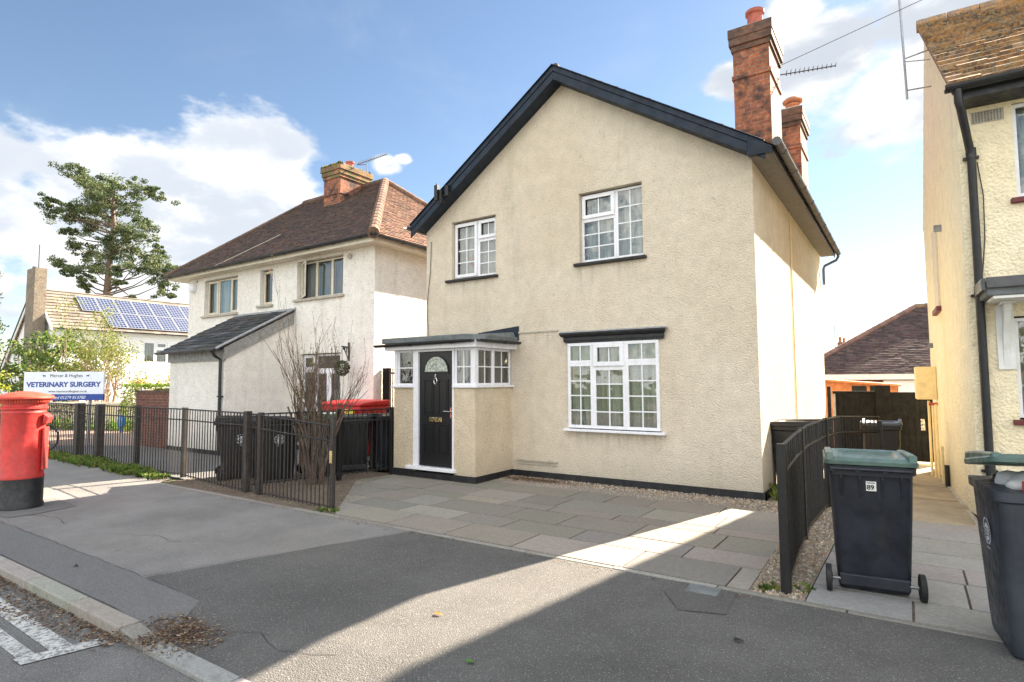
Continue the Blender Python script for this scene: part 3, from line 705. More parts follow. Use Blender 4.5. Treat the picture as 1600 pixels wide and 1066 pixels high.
# upper windows
def sill(parent, F, u0, u1, z, mat='black_sill', h=.05, dd=.07): return MB().fb(F, u0, u1, -.1, dd, z-h, z).build('sill', mat, parent, bevel=.008)
w = window(H1, F, -4.53, -3.40, 3.66, 4.87, [(-4.53, -3.90, 3.69, 4.42, 2, 3, False), (-4.53, -3.90, 4.42, 4.85, 2, 1, True), (-3.90, -3.40, 3.69, 4.85, 2, 4, False)], label='wide upper window with a small fanlight on its left')
sill(w, F, -4.62, -3.34, 3.66)
w = window(H1, F, -7.34, -6.28, 3.66, 4.81, [(-7.34, -6.76, 3.69, 4.79, 2, 4, True), (-6.76, -6.28, 4.40, 4.79, 2, 1, True), (-6.76, -6.28, 3.69, 4.40, 2, 3, False)], label='left upper window with flowers behind the glass')
sill(w, F, -7.46, -6.22, 3.66)
fl = MB()
for k in range(26):
    x, z = random.gauss(-6.95, .05), random.gauss(3.98, .05); fl.box(x-.02, x+.02, 8.955, 8.975, z-.02, z+.02)
fl.build('flower', 'orange_toy', w)
# ground floor window, slightly bowed out
FB = Frame((0, FY, 0), (1, 0, 0), (0, -1, 0))
L = []
for a, b_, tall in ((-4.76, -4.29, 1.97), (-4.29, -3.72, 1.90), (-3.72, -3.17, 1.97)):
    L.append((a, b_, .90, tall, 2, 4, False)); L.append((a, b_, tall, 2.31, 2, 1, a == -4.29))
w = window(H1, FB, -4.76, -3.17, .90, 2.30, L, d=.045, fw_=.05, label='three-light ground floor window')
MB().fb(FB, -4.82, -3.08, -.02, .12, .845, .885).build('sill', 'white_upvc', w, bevel=.008)
# shaped hood over it
pr = [(0, 2.33), (.04, 2.33), (.055, 2.36), (.055, 2.41), (.10, 2.425), (.13, 2.46), (.13, 2.485), (0, 2.50)]
mb = MB(); i = 0
rings = []
for (d_, z_) in pr: rings.append((d_, z_))
A = [F.p(-4.80-d_*.6, d_, z_) for d_, z_ in rings]; B = [F.p(-3.10+d_*.6, d_, z_) for d_, z_ in rings]
nA = len(A); mb.v += [tuple(p) for p in A+B]; mb.f.append(tuple(reversed(range(nA)))); mb.f.append(tuple(range(nA, 2*nA))); mb.t += [None, None]
for k in range(nA):
    j = (k+1) % nA; mb.f.append((k, j, nA+j, nA+k)); mb.t.append(None)
hood = mb.build('window_hood', 'black_plinth', H1)
mb = MB()
for k in range(38): mb.tube([F.p(-4.78+k*.0452, .035, 2.334), F.p(-4.78+k*.0452, .050, 2.334)], .020, 8)
mb.build('scalloped_edge', 'black_plinth', hood)
MB().fb(F, -4.86, -3.03, 0, .135, 2.486, 2.506).build('lead_flashing', 'lead', hood)
# old rendered-over rails on the wall
mb = MB(); mb.fb(F, -5.85, -4.95, 0, .022, 2.535, 2.56); mb.build('render_scar', 'stone_sill', H1)
mb = MB(); mb.fb(F, -5.80, -5.0, 0, .035, .285, .31); mb.fb(F, -5.80, -5.0, 0, .02, .23, .25); mb.build('render_scar', 'stone_sill', H1)
# --- porch
PY = 7.70; PX0, PX1 = -7.78, -5.92; G1 = Frame((0, PY, 0), (1, 0, 0), (0, -1, 0)); G2 = Frame((PX1, 0, 0), (0, 1, 0), (1, 0, 0)); G3 = Frame((PX0, 0, 0), (0, -1, 0), (-1, 0, 0))
porch = MB()
def low(F_, u0, u1): porch.fb(F_, u0, u1, -.10, 0, .10, 1.575)
low(G1, PX0, -7.30); porch.box(PX0, PX0+.10, PY+.1, FY, .10, 1.575); porch.build('porch_wall', 'porch_render', H1)
porch = MB(); low(G1, -6.37, PX1); porch.box(PX1-.10, PX1, PY+.1, FY, .10, 1.575)
pw = porch.build('porch_wall', 'porch_render', H1)
mb = MB(); mb.box(PX0-.02, -7.31, PY-.022, PY+.3, -.06, .14); mb.box(-7.31, -6.36, PY-.018, PY+.3, -.06, .115); mb.box(-6.36, PX1+.025, PY-.022, PY+.3, -.06, .12); mb.box(PX1-.1, PX1+.025, PY+.3, FY-.02, -.06, .12); mb.box(PX0-.02, PX0+.1, PY+.3, FY, -.06, .12)
mb.build('plinth', 'black_plinth', pw)
# porch window sills
mb = MB(); mb.fb(G1, PX0-.05, -7.285, -.12, .045, 1.576, 1.612); mb.fb(G1, -6.385, PX1+.05, -.12, .045, 1.576, 1.612); mb.box(PX1-.12, PX1+.045, PY+.12, FY, 1.576, 1.612); mb.box(PX0-.045, PX0+.12, PY+.12, FY, 1.576, 1.612)
mb.build('sill', 'white_upvc', pw, bevel=.006)
ZT = 2.245
window(H1, G1, PX0, -7.30, 1.612, ZT, [(PX0+.07, -7.30, 1.612, ZT, 1, 2, False)], d=-.02, curtain=None, room=False, label='narrow porch window left of the door')
window(H1, G1, -6.37, PX1, 1.612, ZT, [(-6.37, PX1-.07, 1.612, ZT, 2, 2, False)], d=-.02, curtain='grey_blind', room=False, label='porch window right of the door')
window(H1, G2, PY, FY, 1.612, ZT, [(PY+.07, PY+.54, 1.612, ZT, 2, 2, False), (PY+.54, FY-.03, 1.612, ZT, 2, 2, False)], d=-.02, curtain='grey_blind', room=False, label='two-light side window of the porch')
window(H1, G3, -FY, -PY, 1.612, ZT, [(-FY+.03, -PY-.07, 1.612, ZT, 2, 2, False)], d=-.02, curtain=None, room=False)
for x_ in (PX0, PX1-.07): MB().box(x_, x_+.07, PY, PY+.09, 1.612, ZT).build('corner_post', 'white_upvc', pw)
# door frame and door
mb = MB(); d0, d1 = -.07, .012
mb.fb(G1, -7.298, -7.185, d0, d1, .215, ZT); mb.fb(G1, -6.405, -6.372, d0, d1, .215, ZT); mb.fb(G1, -7.185, -6.405, d0, d1, 2.205, ZT)
df = mb.build('door_frame', 'white_upvc', H1, bevel=.005)
MB().fb(G1, -7.42, -6.32, -.1, .075, .155, .215).build('doorstep', 'white_upvc', df, bevel=.008)
X0, X1, Z0, Z1 = -7.18, -6.41, .225, 2.20; dc = -.03
mb = MB(); mb.fb(G1, X0, X1, dc-.05, dc, Z0, Z1)
door = mb.build('front_door', 'black_door', H1)
mb = MB()
def panel(a, b_, c, e):
    ring(mb, G1, a, b_, c, e, .016, dc, dc+.012); ring(mb, G1, a+.03, b_-.03, c+.03, e-.03, .012, dc, dc+.005); mb.fb(G1, a+.042, b_-.042, dc, dc+.010, c+.042, e-.042)
panel(X0+.11, X0+.33, 1.10, 1.72); panel(X0+.44, X0+.66, 1.10, 1.72); panel(X0+.11, X0+.33, .42, .95); panel(X0+.44, X0+.66, .42, .95)
mb.build('panel_moulding', 'black_door', door, bevel=.003)
cx, cz, rr = (X0+X1)/2, 1.855, .265
pts = [(cx+rr*math.cos(math.pi*k/20), cz+rr*.98*math.sin(math.pi*k/20)) for k in range(21)]
mb = MB(); mb.face([G1.p(a, dc+.004, z) for a, z in pts]); mb.build('fanlight', 'obscure_leaded_glass', door)
mb = MB()
for k in range(20):
    (a, z), (a2, z2) = pts[k], pts[k+1]; o = lambda q, w, k_: (cx+(q[0]-cx)*k_, cz+(q[1]-cz)*k_)
    P_ = [o((a, z), 0, 1), o((a2, z2), 0, 1), o((a2, z2), 0, 1.09), o((a, z), 0, 1.09)]
    mb.prism([G1.p(p[0], dc, p[1]) for p in P_], (0, 0, 0), (0, -.016, 0))
mb.fb(G1, cx-rr*1.12, cx+rr*1.12, dc, dc+.018, cz-.032, cz-.004)
mb.build('fanlight_moulding', 'black_door', door)
mb = MB()
mb.tube([G1.p(cx, dc+.007, cz), G1.p(cx, dc+.007, cz+rr*.95)], .004, 5)
for kk in (.5, .8): mb.tube([G1.p(cx+rr*kk*math.cos(math.pi*k/12), dc+.007, cz+rr*kk*math.sin(math.pi*k/12)) for k in range(13)], .0035, 5)
for an in (.25, .75): mb.tube([G1.p(cx, dc+.007, cz), G1.p(cx+rr*.93*math.cos(math.pi*an), dc+.007, cz+rr*.9*math.sin(math.pi*an))], .0035, 5)
mb.build('leading', 'lead', door)
mb = MB(); mb.fb(G1, X0+.24, X0+.52, dc, dc+.016, .985, 1.065); fp = mb.build('letterbox', 'brass', door, bevel=.006)
mb = MB(); mb.tube([G1.p(X1-.045, dc, 1.17), G1.p(X1-.045, dc+.05, 1.17), G1.p(X1-.18, dc+.055, 1.175)], .009, 8); mb.fb(G1, X1-.06, X1-.03, dc, dc+.012, 1.06, 1.24); mb.build('door_handle', 'chrome', door, smooth=True)
mb = MB(); mb.tube([G1.p(cx+.035*math.cos(w_*math.pi/8), dc+.02, 1.69+.05*math.sin(w_*math.pi/8)) for w_ in range(17)], .008, 6); mb.tube([G1.p(cx, dc+.01, 1.73), G1.p(cx, dc+.025, 1.78), G1.p(cx, dc+.01, 1.80)], .016, 8); mb.tube([G1.p(cx, dc+.0, 1.62), G1.p(cx, dc+.03, 1.64)], .014, 8); mb.build('door_knocker', 'chrome', door, smooth=True)
# porch roof
mb = MB(); mb.box(PX0-.13, PX1+.10, PY-.12, FY, ZT+.001, ZT+.12); mb.build('porch_fascia', 'white_upvc', H1, bevel=.004)
mb = MB()
zz = ZT+.122
OUT = [(PX0-.17, FY, 0), (PX0-.17, PY-.16, 0), (PX1-.12, PY-.16, 0), (PX1+.14, PY+.12, 0), (PX1+.14, FY, 0)]
mb.prism([(x, y_, zz) for x, y_, _ in OUT], (0, 0, 0), (0, 0, .10))
mb.hexa([(PX0-.1, PY+.0, zz+.1), (PX1+.06, PY+.1, zz+.1), (PX1+.10, FY, zz+.1), (PX0-.12, FY, zz+.1), (PX0-.0, PY+.2, zz+.12), (PX1-.05, PY+.25, zz+.12), (PX1+.05, FY, zz+.2), (PX0-.08, FY, zz+.2)])
pr_ = mb.build('porch_roof', 'felt_roof', H1, bevel=.015)
MB().hexa([(PX1-.75, FY-.03, zz+.12), (PX1+.15, FY-.03, zz+.05), (PX1+.15, FY-.001, zz+.05), (PX1-.75, FY-.001, zz+.12), (PX1-.75, FY-.03, zz+.22), (PX1+.15, FY-.03, zz+.30), (PX1+.15, FY-.001, zz+.30), (PX1-.75, FY-.001, zz+.22)]).build('flashing_upstand', 'navy_board', pr_)
mb = MB(); gutter(mb, (PX1+.10, PY-.19, zz+.0), (PX0-.30, PY-.19, zz-.02), .048); gutter(mb, (PX1+.19, FY-.05, zz+.01), (PX1+.19, PY-.16, zz+.0), .048)
mb.build('gutter', 'black_gutter', pr_)
# inside of the porch
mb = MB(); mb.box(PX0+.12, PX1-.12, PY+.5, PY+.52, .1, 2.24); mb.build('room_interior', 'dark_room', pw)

# ================================================================== LEFT HOUSE (white pebbledash, hipped tiled roof)
LX0, LX1, LY, LB = -18.42, -10.16, 9.4, 16.6
H2 = thing('pebbledash_house', 'white pebbledashed house with a brown tiled hipped roof, mossy chimney and slated lean-to porch', 'house', (-14.3, 9.4, 0))
F = Frame((0, LY, 0), (1, 0, 0), (0, -1, 0))
holes = [(-17.52, -15.77, 3.68, 4.76), (-14.67, -14.11, 3.78, 4.76), (-13.05, -11.26, 3.81, 4.80), (-12.86, -11.32, .12, 2.40)]
mb = MB(); wall_mesh(mb, F, LX0, LX1, .02, 4.90, holes, .16)
mb.face([(LX1, LY, -.6), (LX1, LB, -.6), (LX1, LB, 4.9), (LX1, LY, 4.9)])
mb.face([(LX0, LB, -.6), (LX0, LY, -.6), (LX0, LY, 4.9), (LX0, LB, 4.9)])
mb.face([(LX1, LB, -.6), (LX0, LB, -.6), (LX0, LB, 4.9), (LX1, LB, 4.9)])
mb.build('wall', 'white_pebbledash', H2)
MB().box(-13.1, LX1+.01, LY-.02, LY+.1, -.1, .10).build('plinth', 'black_plinth', H2)
# hipped roof
EZ, EY, RY, RZ = 4.98, 8.98, 13.0, 8.06; EXR, EXL, AXR, AXL = -9.76, -19.10, -13.62, -17.7
cols = [(.095, .062, .052), (.075, .052, .046), (.115, .068, .052), (.062, .046, .043), (.092, .066, .056)]
colr = [(.17, .095, .065), (.14, .078, .055), (.205, .115, .08), (.11, .065, .05)]
rf = MB()
V = Vector((0, RY-EY, RZ-EZ)); Ls = V.length
tile_roof(rf, (EXL, EY, EZ), (1, 0, 0), V, [(0, 0), (EXR-EXL, 0), (AXR-EXL, Ls), (AXL-EXL, Ls)], .165, .10, .013, cols, jit=.28)
V2 = Vector((AXR-EXR, 0, RZ-EZ)); L2 = V2.length; D2 = 2*(RY-EY)
tile_roof(rf, (EXR, EY, EZ), (0, 1, 0), V2, [(0, 0), (D2, 0), (D2/2, L2)], .165, .10, .016, colr, jit=.3)
V3 = Vector((AXL-EXL, 0, RZ-EZ)); L3 = V3.length
tile_roof(rf, (EXL, EY+D2, EZ), (0, -1, 0), V3, [(0, 0), (D2, 0), (D2/2, L3)], .165, .10, .013, cols)
rf.face([(EXR, EY+D2, EZ), (EXL, EY+D2, EZ), (AXL, RY, RZ), (AXR, RY, RZ)], cols[0])
roof = rf.build('roof', 'clay_tiles', H2)
def ridge(a, b_, r=.11, step=.32, name='ridge_tiles', t=(.36, .16, .09), parent=roof):
    a, b_ = Vector(a), Vector(b_); d = (b_-a); n_ = max(1, int(d.length/step)); mb = MB(); d = d/n_
    for k in range(n_): mb.tube([a+d*k-d*.04, a+d*(k+1)], [r*1.06, r*.97], 10, vary(t, .25))
    return mb.build(name, 'clay_tiles', parent, smooth=False)
ridge((EXR+.02, EY-.02, EZ+.03), (AXR, RY, RZ+.03), .13, t=(.15, .095, .07)); ridge((EXR, EY+D2, EZ), (AXR, RY, RZ+.03), .11, t=(.17, .10, .07)); ridge((AXR, RY, RZ+.03), (AXL, RY, RZ+.02), .11, t=(.14, .09, .07)); ridge((AXL, RY, RZ+.02), (EXL, EY, EZ+.02), .06, t=(.12, .08, .06))
mb = MB(); mb.box(EXL+.08, EXR-.08, EY+.08, LY, 4.86, 4.90); mb.box(LX1, EXR-.08, LY, LB+.3, 4.86, 4.90); mb.box(EXL+.08, LX0, LY, LB+.3, 4.86, 4.90); mb.build('soffit', 'cream_paint', H2)
mb = MB(); mb.box(EXL+.06, EXR-.06, EY+.06, EY+.082, 4.85, 5.0); mb.box(EXR-.082, EXR-.06, EY+.083, LB+.4, 4.85, 5.0); mb.build('fascia', 'cream_paint', H2)
mb = MB(); gutter(mb, (EXR+.05, EY-.02, 5.0), (EXL-.05, EY-.02, 4.97), .065); gutter(mb, (EXR+.02, LB+.4, 4.97), (EXR+.02, EY-.03, 5.0), .065); mb.build('gutter', 'black_gutter', H2)
chimney(H2, -15.42, -14.62, 12.05, 13.25, 6.8, 8.60, 'orange_brick', 'mossy_brick', pots=[(-15.0, 12.75, .13, .34, 'pot_red', False)], capw=.09)
mb = MB()
random.seed(4)
for k in range(240):
    x = random.uniform(-15.5, -14.55); y_ = random.choice([random.uniform(11.97, 12.1), random.uniform(12, 13.2)]); s_ = random.uniform(.02, .06); mb.lathe([(0, 8.63+s_*.6), (s_*.7, 8.62+s_*.3), (s_, 8.59)], x, y_, 6, vary(random.choice([(.08, .10, .02), (.22, .2, .06), (.05, .06, .03)]), .3))
mb.build('moss', 'litter', H2)
yagi(H2, (-14.7, 13.2, 8.4), (-14.85, 13.0, 8.93), 1.35, 8.93, 15, .20, (1, -.05, 0), mat='aerial_metal')
# overhead cable clipped to the roof
MB().tube([(-16.5, 8.95, 4.86), (-16.35, 8.97, 4.98), (-14.9, 10.15, 5.96)], .012, 5).build('roof_cable', 'stone_sill', H2)
def lwin(u0, u1, z0, z1, cols_, open_=None, bl='net_curtain', **k):
    w = window(H2, F, u0, u1, z0, z1, [(a, b_, z0+.02, z1-.02, 1, 1, op) for a, b_, op in cols_], d=-.13, mat='cream_paint', curtain=bl, fw_=.038, **k)
    MB().fb(F, u0-.09, u1+.06, -.1, .07, z0-.06, z0).build('sill', 'stone_sill', w, bevel=.008); return w
lwin(-17.52, -15.77, 3.68, 4.76, [(-17.52, -16.95, True), (-16.95, -16.28, False), (-16.28, -15.77, True)], label='left three-light upper window')
lwin(-14.67, -14.11, 3.78, 4.76, [(-14.67, -14.11, True)], bl='grey_blind', label='narrow upper window in the middle')
w = lwin(-13.05, -11.26, 3.81, 4.80, [(-12.42, -11.82, False), (-11.82, -11.26, False)], bl='grey_blind', label='right upper window with its left casement ajar')
# casement ajar
a0 = R(28); CF = Frame(F.p(-13.01, -.10, 0), (math.cos(a0), -math.sin(a0), 0), (-math.sin(a0), -math.cos(a0), 0))
mb = MB(); ring(mb, CF, 0, .56, 3.85, 4.76, .05, -.03, .0); cs = mb.build('sash', 'cream_paint', w)
mb = MB(); ring(mb, F, -13.05, -12.42, 3.83, 4.78, .035, -.18, -.13); mb.build('frame', 'cream_paint', w)
MB().face([CF.p(.04, -.015, 3.89), CF.p(.52, -.015, 3.89), CF.p(.52, -.015, 4.72), CF.p(.04, -.015, 4.72)]) if False else None
mb = MB(); mb.face([CF.p(.04, -.015, 3.89), CF.p(.52, -.015, 3.89), CF.p(.52, -.015, 4.72), CF.p(.04, -.015, 4.72)]); mb.build('pane', 'window_glass', w)
w = window(H2, F, -12.86, -11.32, .12, 2.40, [(-12.86, -12.36, .14, 1.0, 1, 1, False), (-12.86, -12.36, 1.0, 1.98, 1, 1, False), (-12.86, -12.36, 1.98, 2.38, 1, 1, True), (-12.36, -11.32, 1.98, 2.38, 1, 1, False), (-12.36, -11.84, .14, 1.98, 1, 1, True), (-11.84, -11.32, .14, 1.98, 1, 1, True)], d=-.12, curtain=None, fw_=.045, label='glazed garden doors with a transom above')
mb = MB(); mb.box(-11.95, -11.7, 9.75, 9.77, .3, 1.5); mb.build('curtain', 'rag_paper', w)
mb = MB(); mb.lathe([(0, 4.74), (.07, 4.73), (.12, 4.68), (.135, 4.60), (.12, 4.50), (.07, 4.45), (0, 4.44)], -18.12, 9.36, 16); mb.build('alarm_box', 'white_upvc', H2, smooth=True)
mb = MB(); mb.tube([F.p(-11.0, 0, 4.70), F.p(-11.0, .04, 4.70)], .07, 14); mb.tube([F.p(-17.95, 0, 4.78), F.p(-17.95, .03, 4.78)], .04, 12); mb.build('round_vent', 'stone_sill', H2)
mb = MB(); mb.tube([(-18.85, 8.95, 4.9), (-18.7, 8.9, 4.6), (-18.75, 8.9, 4.45)], .012, 5); mb.tube([(-18.85, 8.9, 4.55), (-18.6, 8.9, 4.5)], .02, 6); mb.build('security_light', 'black_iron', H2)
# --- lean-to porch
PX0L, PX1L, PYL = -15.72, -13.18, 7.6
mb = MB(); mb.face([(PX0L, PYL, 0), (PX1L, PYL, 0), (PX1L, PYL, 2.24), (PX0L, PYL, 2.24)])
mb.face([(PX1L, PYL, 0), (PX1L, LY, 0), (PX1L, LY, 3.30), (PX1L, PYL, 2.30)]); mb.face([(PX0L, LY, 0), (PX0L, PYL, 0), (PX0L, PYL, 2.30), (PX0L, LY, 3.30)])
lt = mb.build('porch_wall', 'white_pebbledash', H2)
MB().box(PX0L-.01, PX1L+.012, PYL-.02, PYL+.1, -.1, .10).build('plinth', 'black_plinth', lt)
mb = MB(); mb.box(PX1L+.001, PX1L+.014, PYL+.1, LY-.02, -.1, .09); mb.build('plinth', 'black_plinth', lt)
MB().box(PX0L-.03, PX1L+.02, PYL-.05, PYL-.001, 2.20, 2.46).build('porch_fascia', 'grey_wood', lt)
mb = MB(); mb.prism([(PX1L+.001, PYL-.06, 2.22), (PX1L+.001, LY, 3.20), (PX1L+.001, LY, 3.50), (PX1L+.001, PYL-.06, 2.50)], (0, 0, 0), (.045, 0, 0)); mb.build('barge_board', 'grey_wood', lt)
sl = MB(); A0 = Vector((PX0L-.12, PYL-.28, 2.44)); Vs = Vector((0, LY-A0.y, 3.56-A0.z))
tile_roof(sl, A0, (1, 0, 0), Vs, [(0, 0), (PX1L+.09-A0.x, 0), (PX1L+.09-A0.x, Vs.length), (0, Vs.length)], .30, .19, .016, [(.055, .058, .065), (.04, .042, .048), (.075, .075, .08), (.05, .045, .042)], jit=.35, drop=.007)
slr = sl.build('porch_roof', 'grey_slates', lt)
mb = MB(); mb.tube([(PX1L+.08, A0.y, 2.47), (PX1L+.08, LY, 3.60)], .028, 6); mb.box(PX0L-.1, PX1L+.08, LY-.05, LY-.002, 3.52, 3.60); mb.build('flashing', 'lead', slr)
mb = MB(); gutter(mb, (PX1L+.02, A0.y-.0, 2.47), (PX0L-.15, A0.y-.0, 2.45), .055); mb.build('gutter', 'grey_gutter', lt)
mb = MB(); mb.tube([(PX1L-.10, A0.y, 2.44), (PX1L-.10, PYL-.2, 2.30), (PX1L-.10, PYL-.06, 2.22), (PX1L-.10, PYL-.05, .05)], .036, 10)
mb.box(PX1L-.17, PX1L-.03, PYL-.09, PYL, 1.35, 1.38); mb.build('downpipe', 'black_gutter', lt)
mb = MB(); mb.tube([F.p(-11.0, .0, 2.18), F.p(-11.0, .02, 2.62)], .025, 6); mb.tube([F.p(-11.0, .02, 2.5), F.p(-10.76, .42, 2.5)], .018, 6); mb.tube([F.p(-11.0, .02, 2.22), F.p(-10.80, .35, 2.5)], .014, 6)
for k in range(4): mb.tube([F.p(-10.97+k*.05, .06+k*.09, 2.52), F.p(-10.97+k*.05, .06+k*.09, 2.34+k*.03)], .012, 5)
mb.build('basket_bracket', 'black_iron', H2)

# ================================================================== RIGHT HOUSE (yellow render), slightly skewed plot
RA = R(1.6); RXo, RYo = .62, 8.6
ex = Vector((math.cos(RA), math.sin(RA), 0)); ey = Vector((-math.sin(RA), math.cos(RA), 0))
def q(x, y, z): return Vector((RXo, RYo, 0)) + ex*x + ey*y + Vector((0, 0, z))
H3 = thing('yellow_rendered_house', 'pale yellow rendered house at the right edge with lichened tiled roof and dark downpipe', 'house', tuple(q(0, 0, 0)))
def qbox(mb, x0, x1, y0, y1, z0, z1, t=None): return mb.hexa([q(x0, y0, z0), q(x1, y0, z0), q(x1, y1, z0), q(x0, y1, z0), q(x0, y0, z1), q(x1, y0, z1), q(x1, y1, z1), q(x0, y1, z1)], t)
F = Frame(q(0, 0, 0), ex, -ey); FS = Frame(q(0, 0, 0), -ey, -ex)
D3 = 6.9; RZ3, RYd = 8.0, 4.0
mb = MB(); wall_mesh(mb, F, 0, 6, .10, 5.0, [(.40, 2.0, 1.22, 2.38), (.50, 2.0, 3.72, 4.83)], .1)
fk = MB(); fk.face([q(0, D3, -.6), q(0, 0, .1), q(0, 0, 5.0), q(0, RYd, RZ3-.12), q(0, D3, 5.0)]); fk.build('flank_wall', 'bounce_lit_render', H3)
mb.face([q(6, 0, -.6), q(6, D3, -.6), q(6, D3, 5.0), q(6, RYd, RZ3-.12), q(6, 0, 5)]); mb.face([q(6, D3, -.6), q(0, D3, -.6), q(0, D3, 5), q(6, D3, 5)])
mb.build('wall', 'yellow_render', H3)
mb = MB(); qbox(mb, -.012, 6, -.015, .1, -.2, .10); mb.build('plinth', 'black_plinth', H3)
mb = MB(); mb.prism([q(-.05, .0, -.2), q(-.05, D3, -.5), q(-.05, D3, -.22), q(-.05, .0, .04)], (0, 0, 0), ex*.05); mb.build('wall_footing', 'stone_sill', H3)
rf = MB(); E0 = q(-.10, -.42, 5.02); Vf = (ey*(RYd+.42) + Vector((0, 0, RZ3+.05-5.02))); Lf = Vf.length
cols = [(.28, .18, .11), (.20, .15, .11), (.34, .24, .15), (.16, .12, .09)]
tile_roof(rf, E0, ex, Vf, [(0, 0), (6.3, 0), (6.3, Lf), (0, Lf)], .30, .26, .04, cols, jit=.3, drop=.010)
E1 = q(6.32, D3+.3, 4.98); Vb = (ey*(RYd-D3-.3) + Vector((0, 0, RZ3+.05-4.98))); Lb = Vb.length
tile_roof(rf, E1, -ex, Vb, [(0, 0), (6.31, 0), (6.31, Lb), (0, Lb)], .30, .26, .04, cols, jit=.3)
rr3 = rf.build('roof', 'lichen_tiles', H3)
mb = MB(); k = 0.0
while k < 6.2: mb.tube([q(-.10+k, RYd, RZ3+.05), q(-.10+k+.43, RYd, RZ3+.05)], .11, 10, vary((.22, .16, .12), .2)); k += .45
mb.build('ridge_tiles', 'lichen_tiles', rr3)
mb = MB(); vb = Vf.normalized(); 
mb.prism([E0+ex*.03+Vector((0, 0, -.02)), E0+ex*.03+Vf+Vector((0, 0, -.02)), E0+ex*.03+Vf+Vector((0, 0, -.12)), E0+ex*.03+Vector((0, 0, -.12))], (0, 0, 0), ex*.03)
mb.build('verge_strip', 'sooty_brick', H3, uv=True)
mb = MB(); qbox(mb, .02, 6, -.36, -.33, 4.86, 5.0); qbox(mb, .02, 6, -.33, 0, 4.86, 4.88); mb.build('fascia', 'black_gutter', H3)
mb = MB(); gutter(mb, q(6, -.44, 5.03), q(-.14, -.44, 5.0), .07); mb.build('gutter', 'black_gutter', H3)
mb = MB(); mb.tube([q(-.02, -.44, 4.98), q(-.02, -.44, 4.80), q(.0, -.40, 4.74), q(.09, -.10, 4.36), q(.105, -.07, 4.26), q(.105, -.07, .15)], .042, 12)
for zc in (4.24, 2.62, .62): qbox(mb, .03, .18, -.05, -.0, zc, zc+.03); mb.tube([q(.105, -.07, zc), q(.105, -.07, zc+.12)], .05, 12)
mb.build('downpipe', 'black_gutter', H3, smooth=True)
mb = MB(); mb.tube([q(.16, -.03, 4.2), q(.20, -.02, 3.8), q(.19, -.02, 3.3), q(.15, -.03, 2.9)], .006, 5); mb.build('wall_cable', 'black_iron', H3)
mb = MB(); qbox(mb, .13, .43, -.012, 0, 4.66, 4.80); vt = mb.build('air_brick', 'stone_sill', H3)
mb = MB()
for i in range(10):
    for j in range(5): qbox(mb, .142+i*.028, .154+i*.028, -.0145, -.0122, 4.675+j*.025, 4.687+j*.025)
mb.build('air_brick_hole', 'dark_room', vt)
mb = MB(); qbox(mb, .07, .15, -.02, 0, 4.46, 4.54); mb.build('blank_plate', 'yellow_paint', H3, bevel=.004)
# flat canopy with bracket
mb = MB(); qbox(mb, .10, 5, -.62, -.001, 2.56, 2.72); cn = mb.build('canopy', 'felt_roof', H3, bevel=.012)
mb = MB(); qbox(mb, .10, 5, -.66, -.63, 2.64, 2.755); qbox(mb, .06, .098, -.64, -.05, 2.62, 2.75); mb.build('canopy_edge', 'grey_gutter', cn, bevel=.006)
mb = MB(); qbox(mb, .16, 5, -.60, -.01, 2.530, 2.558); mb.build('canopy_soffit', 'white_paint', cn)
mb = MB(); mb.prism([q(.29, 0, 1.80), q(.29, -.03, 1.80), q(.29, -.045, 2.0), q(.29, -.10, 2.2), q(.29, -.30, 2.50), q(.29, 0, 2.50)], (0, 0, 0), ex*.06); qbox(mb, .24, .40, -.03, -.0, 1.78, 2.51); qbox(mb, .26, .38, -.32, -.0, 2.50, 2.528); mb.build('canopy_bracket', 'white_paint', cn, bevel=.006)
w = window(H3, F, .40, 2.0, 1.22, 2.38, [(.40, .95, 1.24, 2.36, 1, 1, False), (.95, 1.5, 1.24, 2.36, 1, 1, True), (1.5, 2.0, 1.24, 2.36, 1, 1, False)], d=-.04, label='ground floor window with a dark red sill'); MB().fb(F, .34, 2.05, -.05, .06, 1.16, 1.22).build('sill', 'red_sill', w, bevel=.01)
w = window(H3, F, .50, 2.0, 3.72, 4.83, [(.50, .98, 3.74, 4.82, 1, 1, False), (.98, 1.5, 3.74, 4.82, 1, 1, True), (1.5, 2.0, 3.74, 4.82, 1, 1, False)], d=-.04); MB().fb(F, .44, 2.05, -.05, .06, 3.66, 3.72).build('sill', 'red_sill', w, bevel=.01)
# side wall fittings
mb = MB(); qbox(mb, -.34, -.001, 5.4, 5.9, 1.28, 1.92); mb.build('meter_box', 'yellow_paint', H3, bevel=.02)
for (dx, yy, zt_) in ((-.10, 5.2, 1.2), (-.06, 5.05, 1.2), (-.14, 5.6, 1.25), (-.05, 4.2, .5)): MB().tube([q(dx, yy, zt_), q(dx, yy, -.3)], .022, 8).build('service_pipe', 'yellow_paint', H3)
mb = MB(); mb.tube([q(-.16, 5.2, 1.2), q(-.02, 5.2, 1.2)], .03, 8); mb.build('pipe_joint', 'red_pipe', H3)
mb = MB(); mb.tube([q(-.04, 3.6, .25), q(-.04, 3.6, -.15)], .035, 8); mb.build('drain_pipe', 'black_gutter', H3)
mb = MB(); qbox(mb, -.03, 0, 3.6, 4.4, 2.9, 4.3); wn = mb.build('side_window', 'cream_paint', H3); mb = MB(); qbox(mb, -.07, 0, 3.5, 4.5, 2.82, 2.9); mb.build('sill', 'red_sill', wn)
mb = MB(); mb.box(0, 0.001, 0, .001, 0, .001) if False else None
qbox(mb, -.10, 0, 2.7, 2.76, 4.0, 4.1); qbox(mb, -.08, 0, 5.9, 5.96, 2.3, 2.4); mb.build('outside_lamp', 'axle_steel', H3)
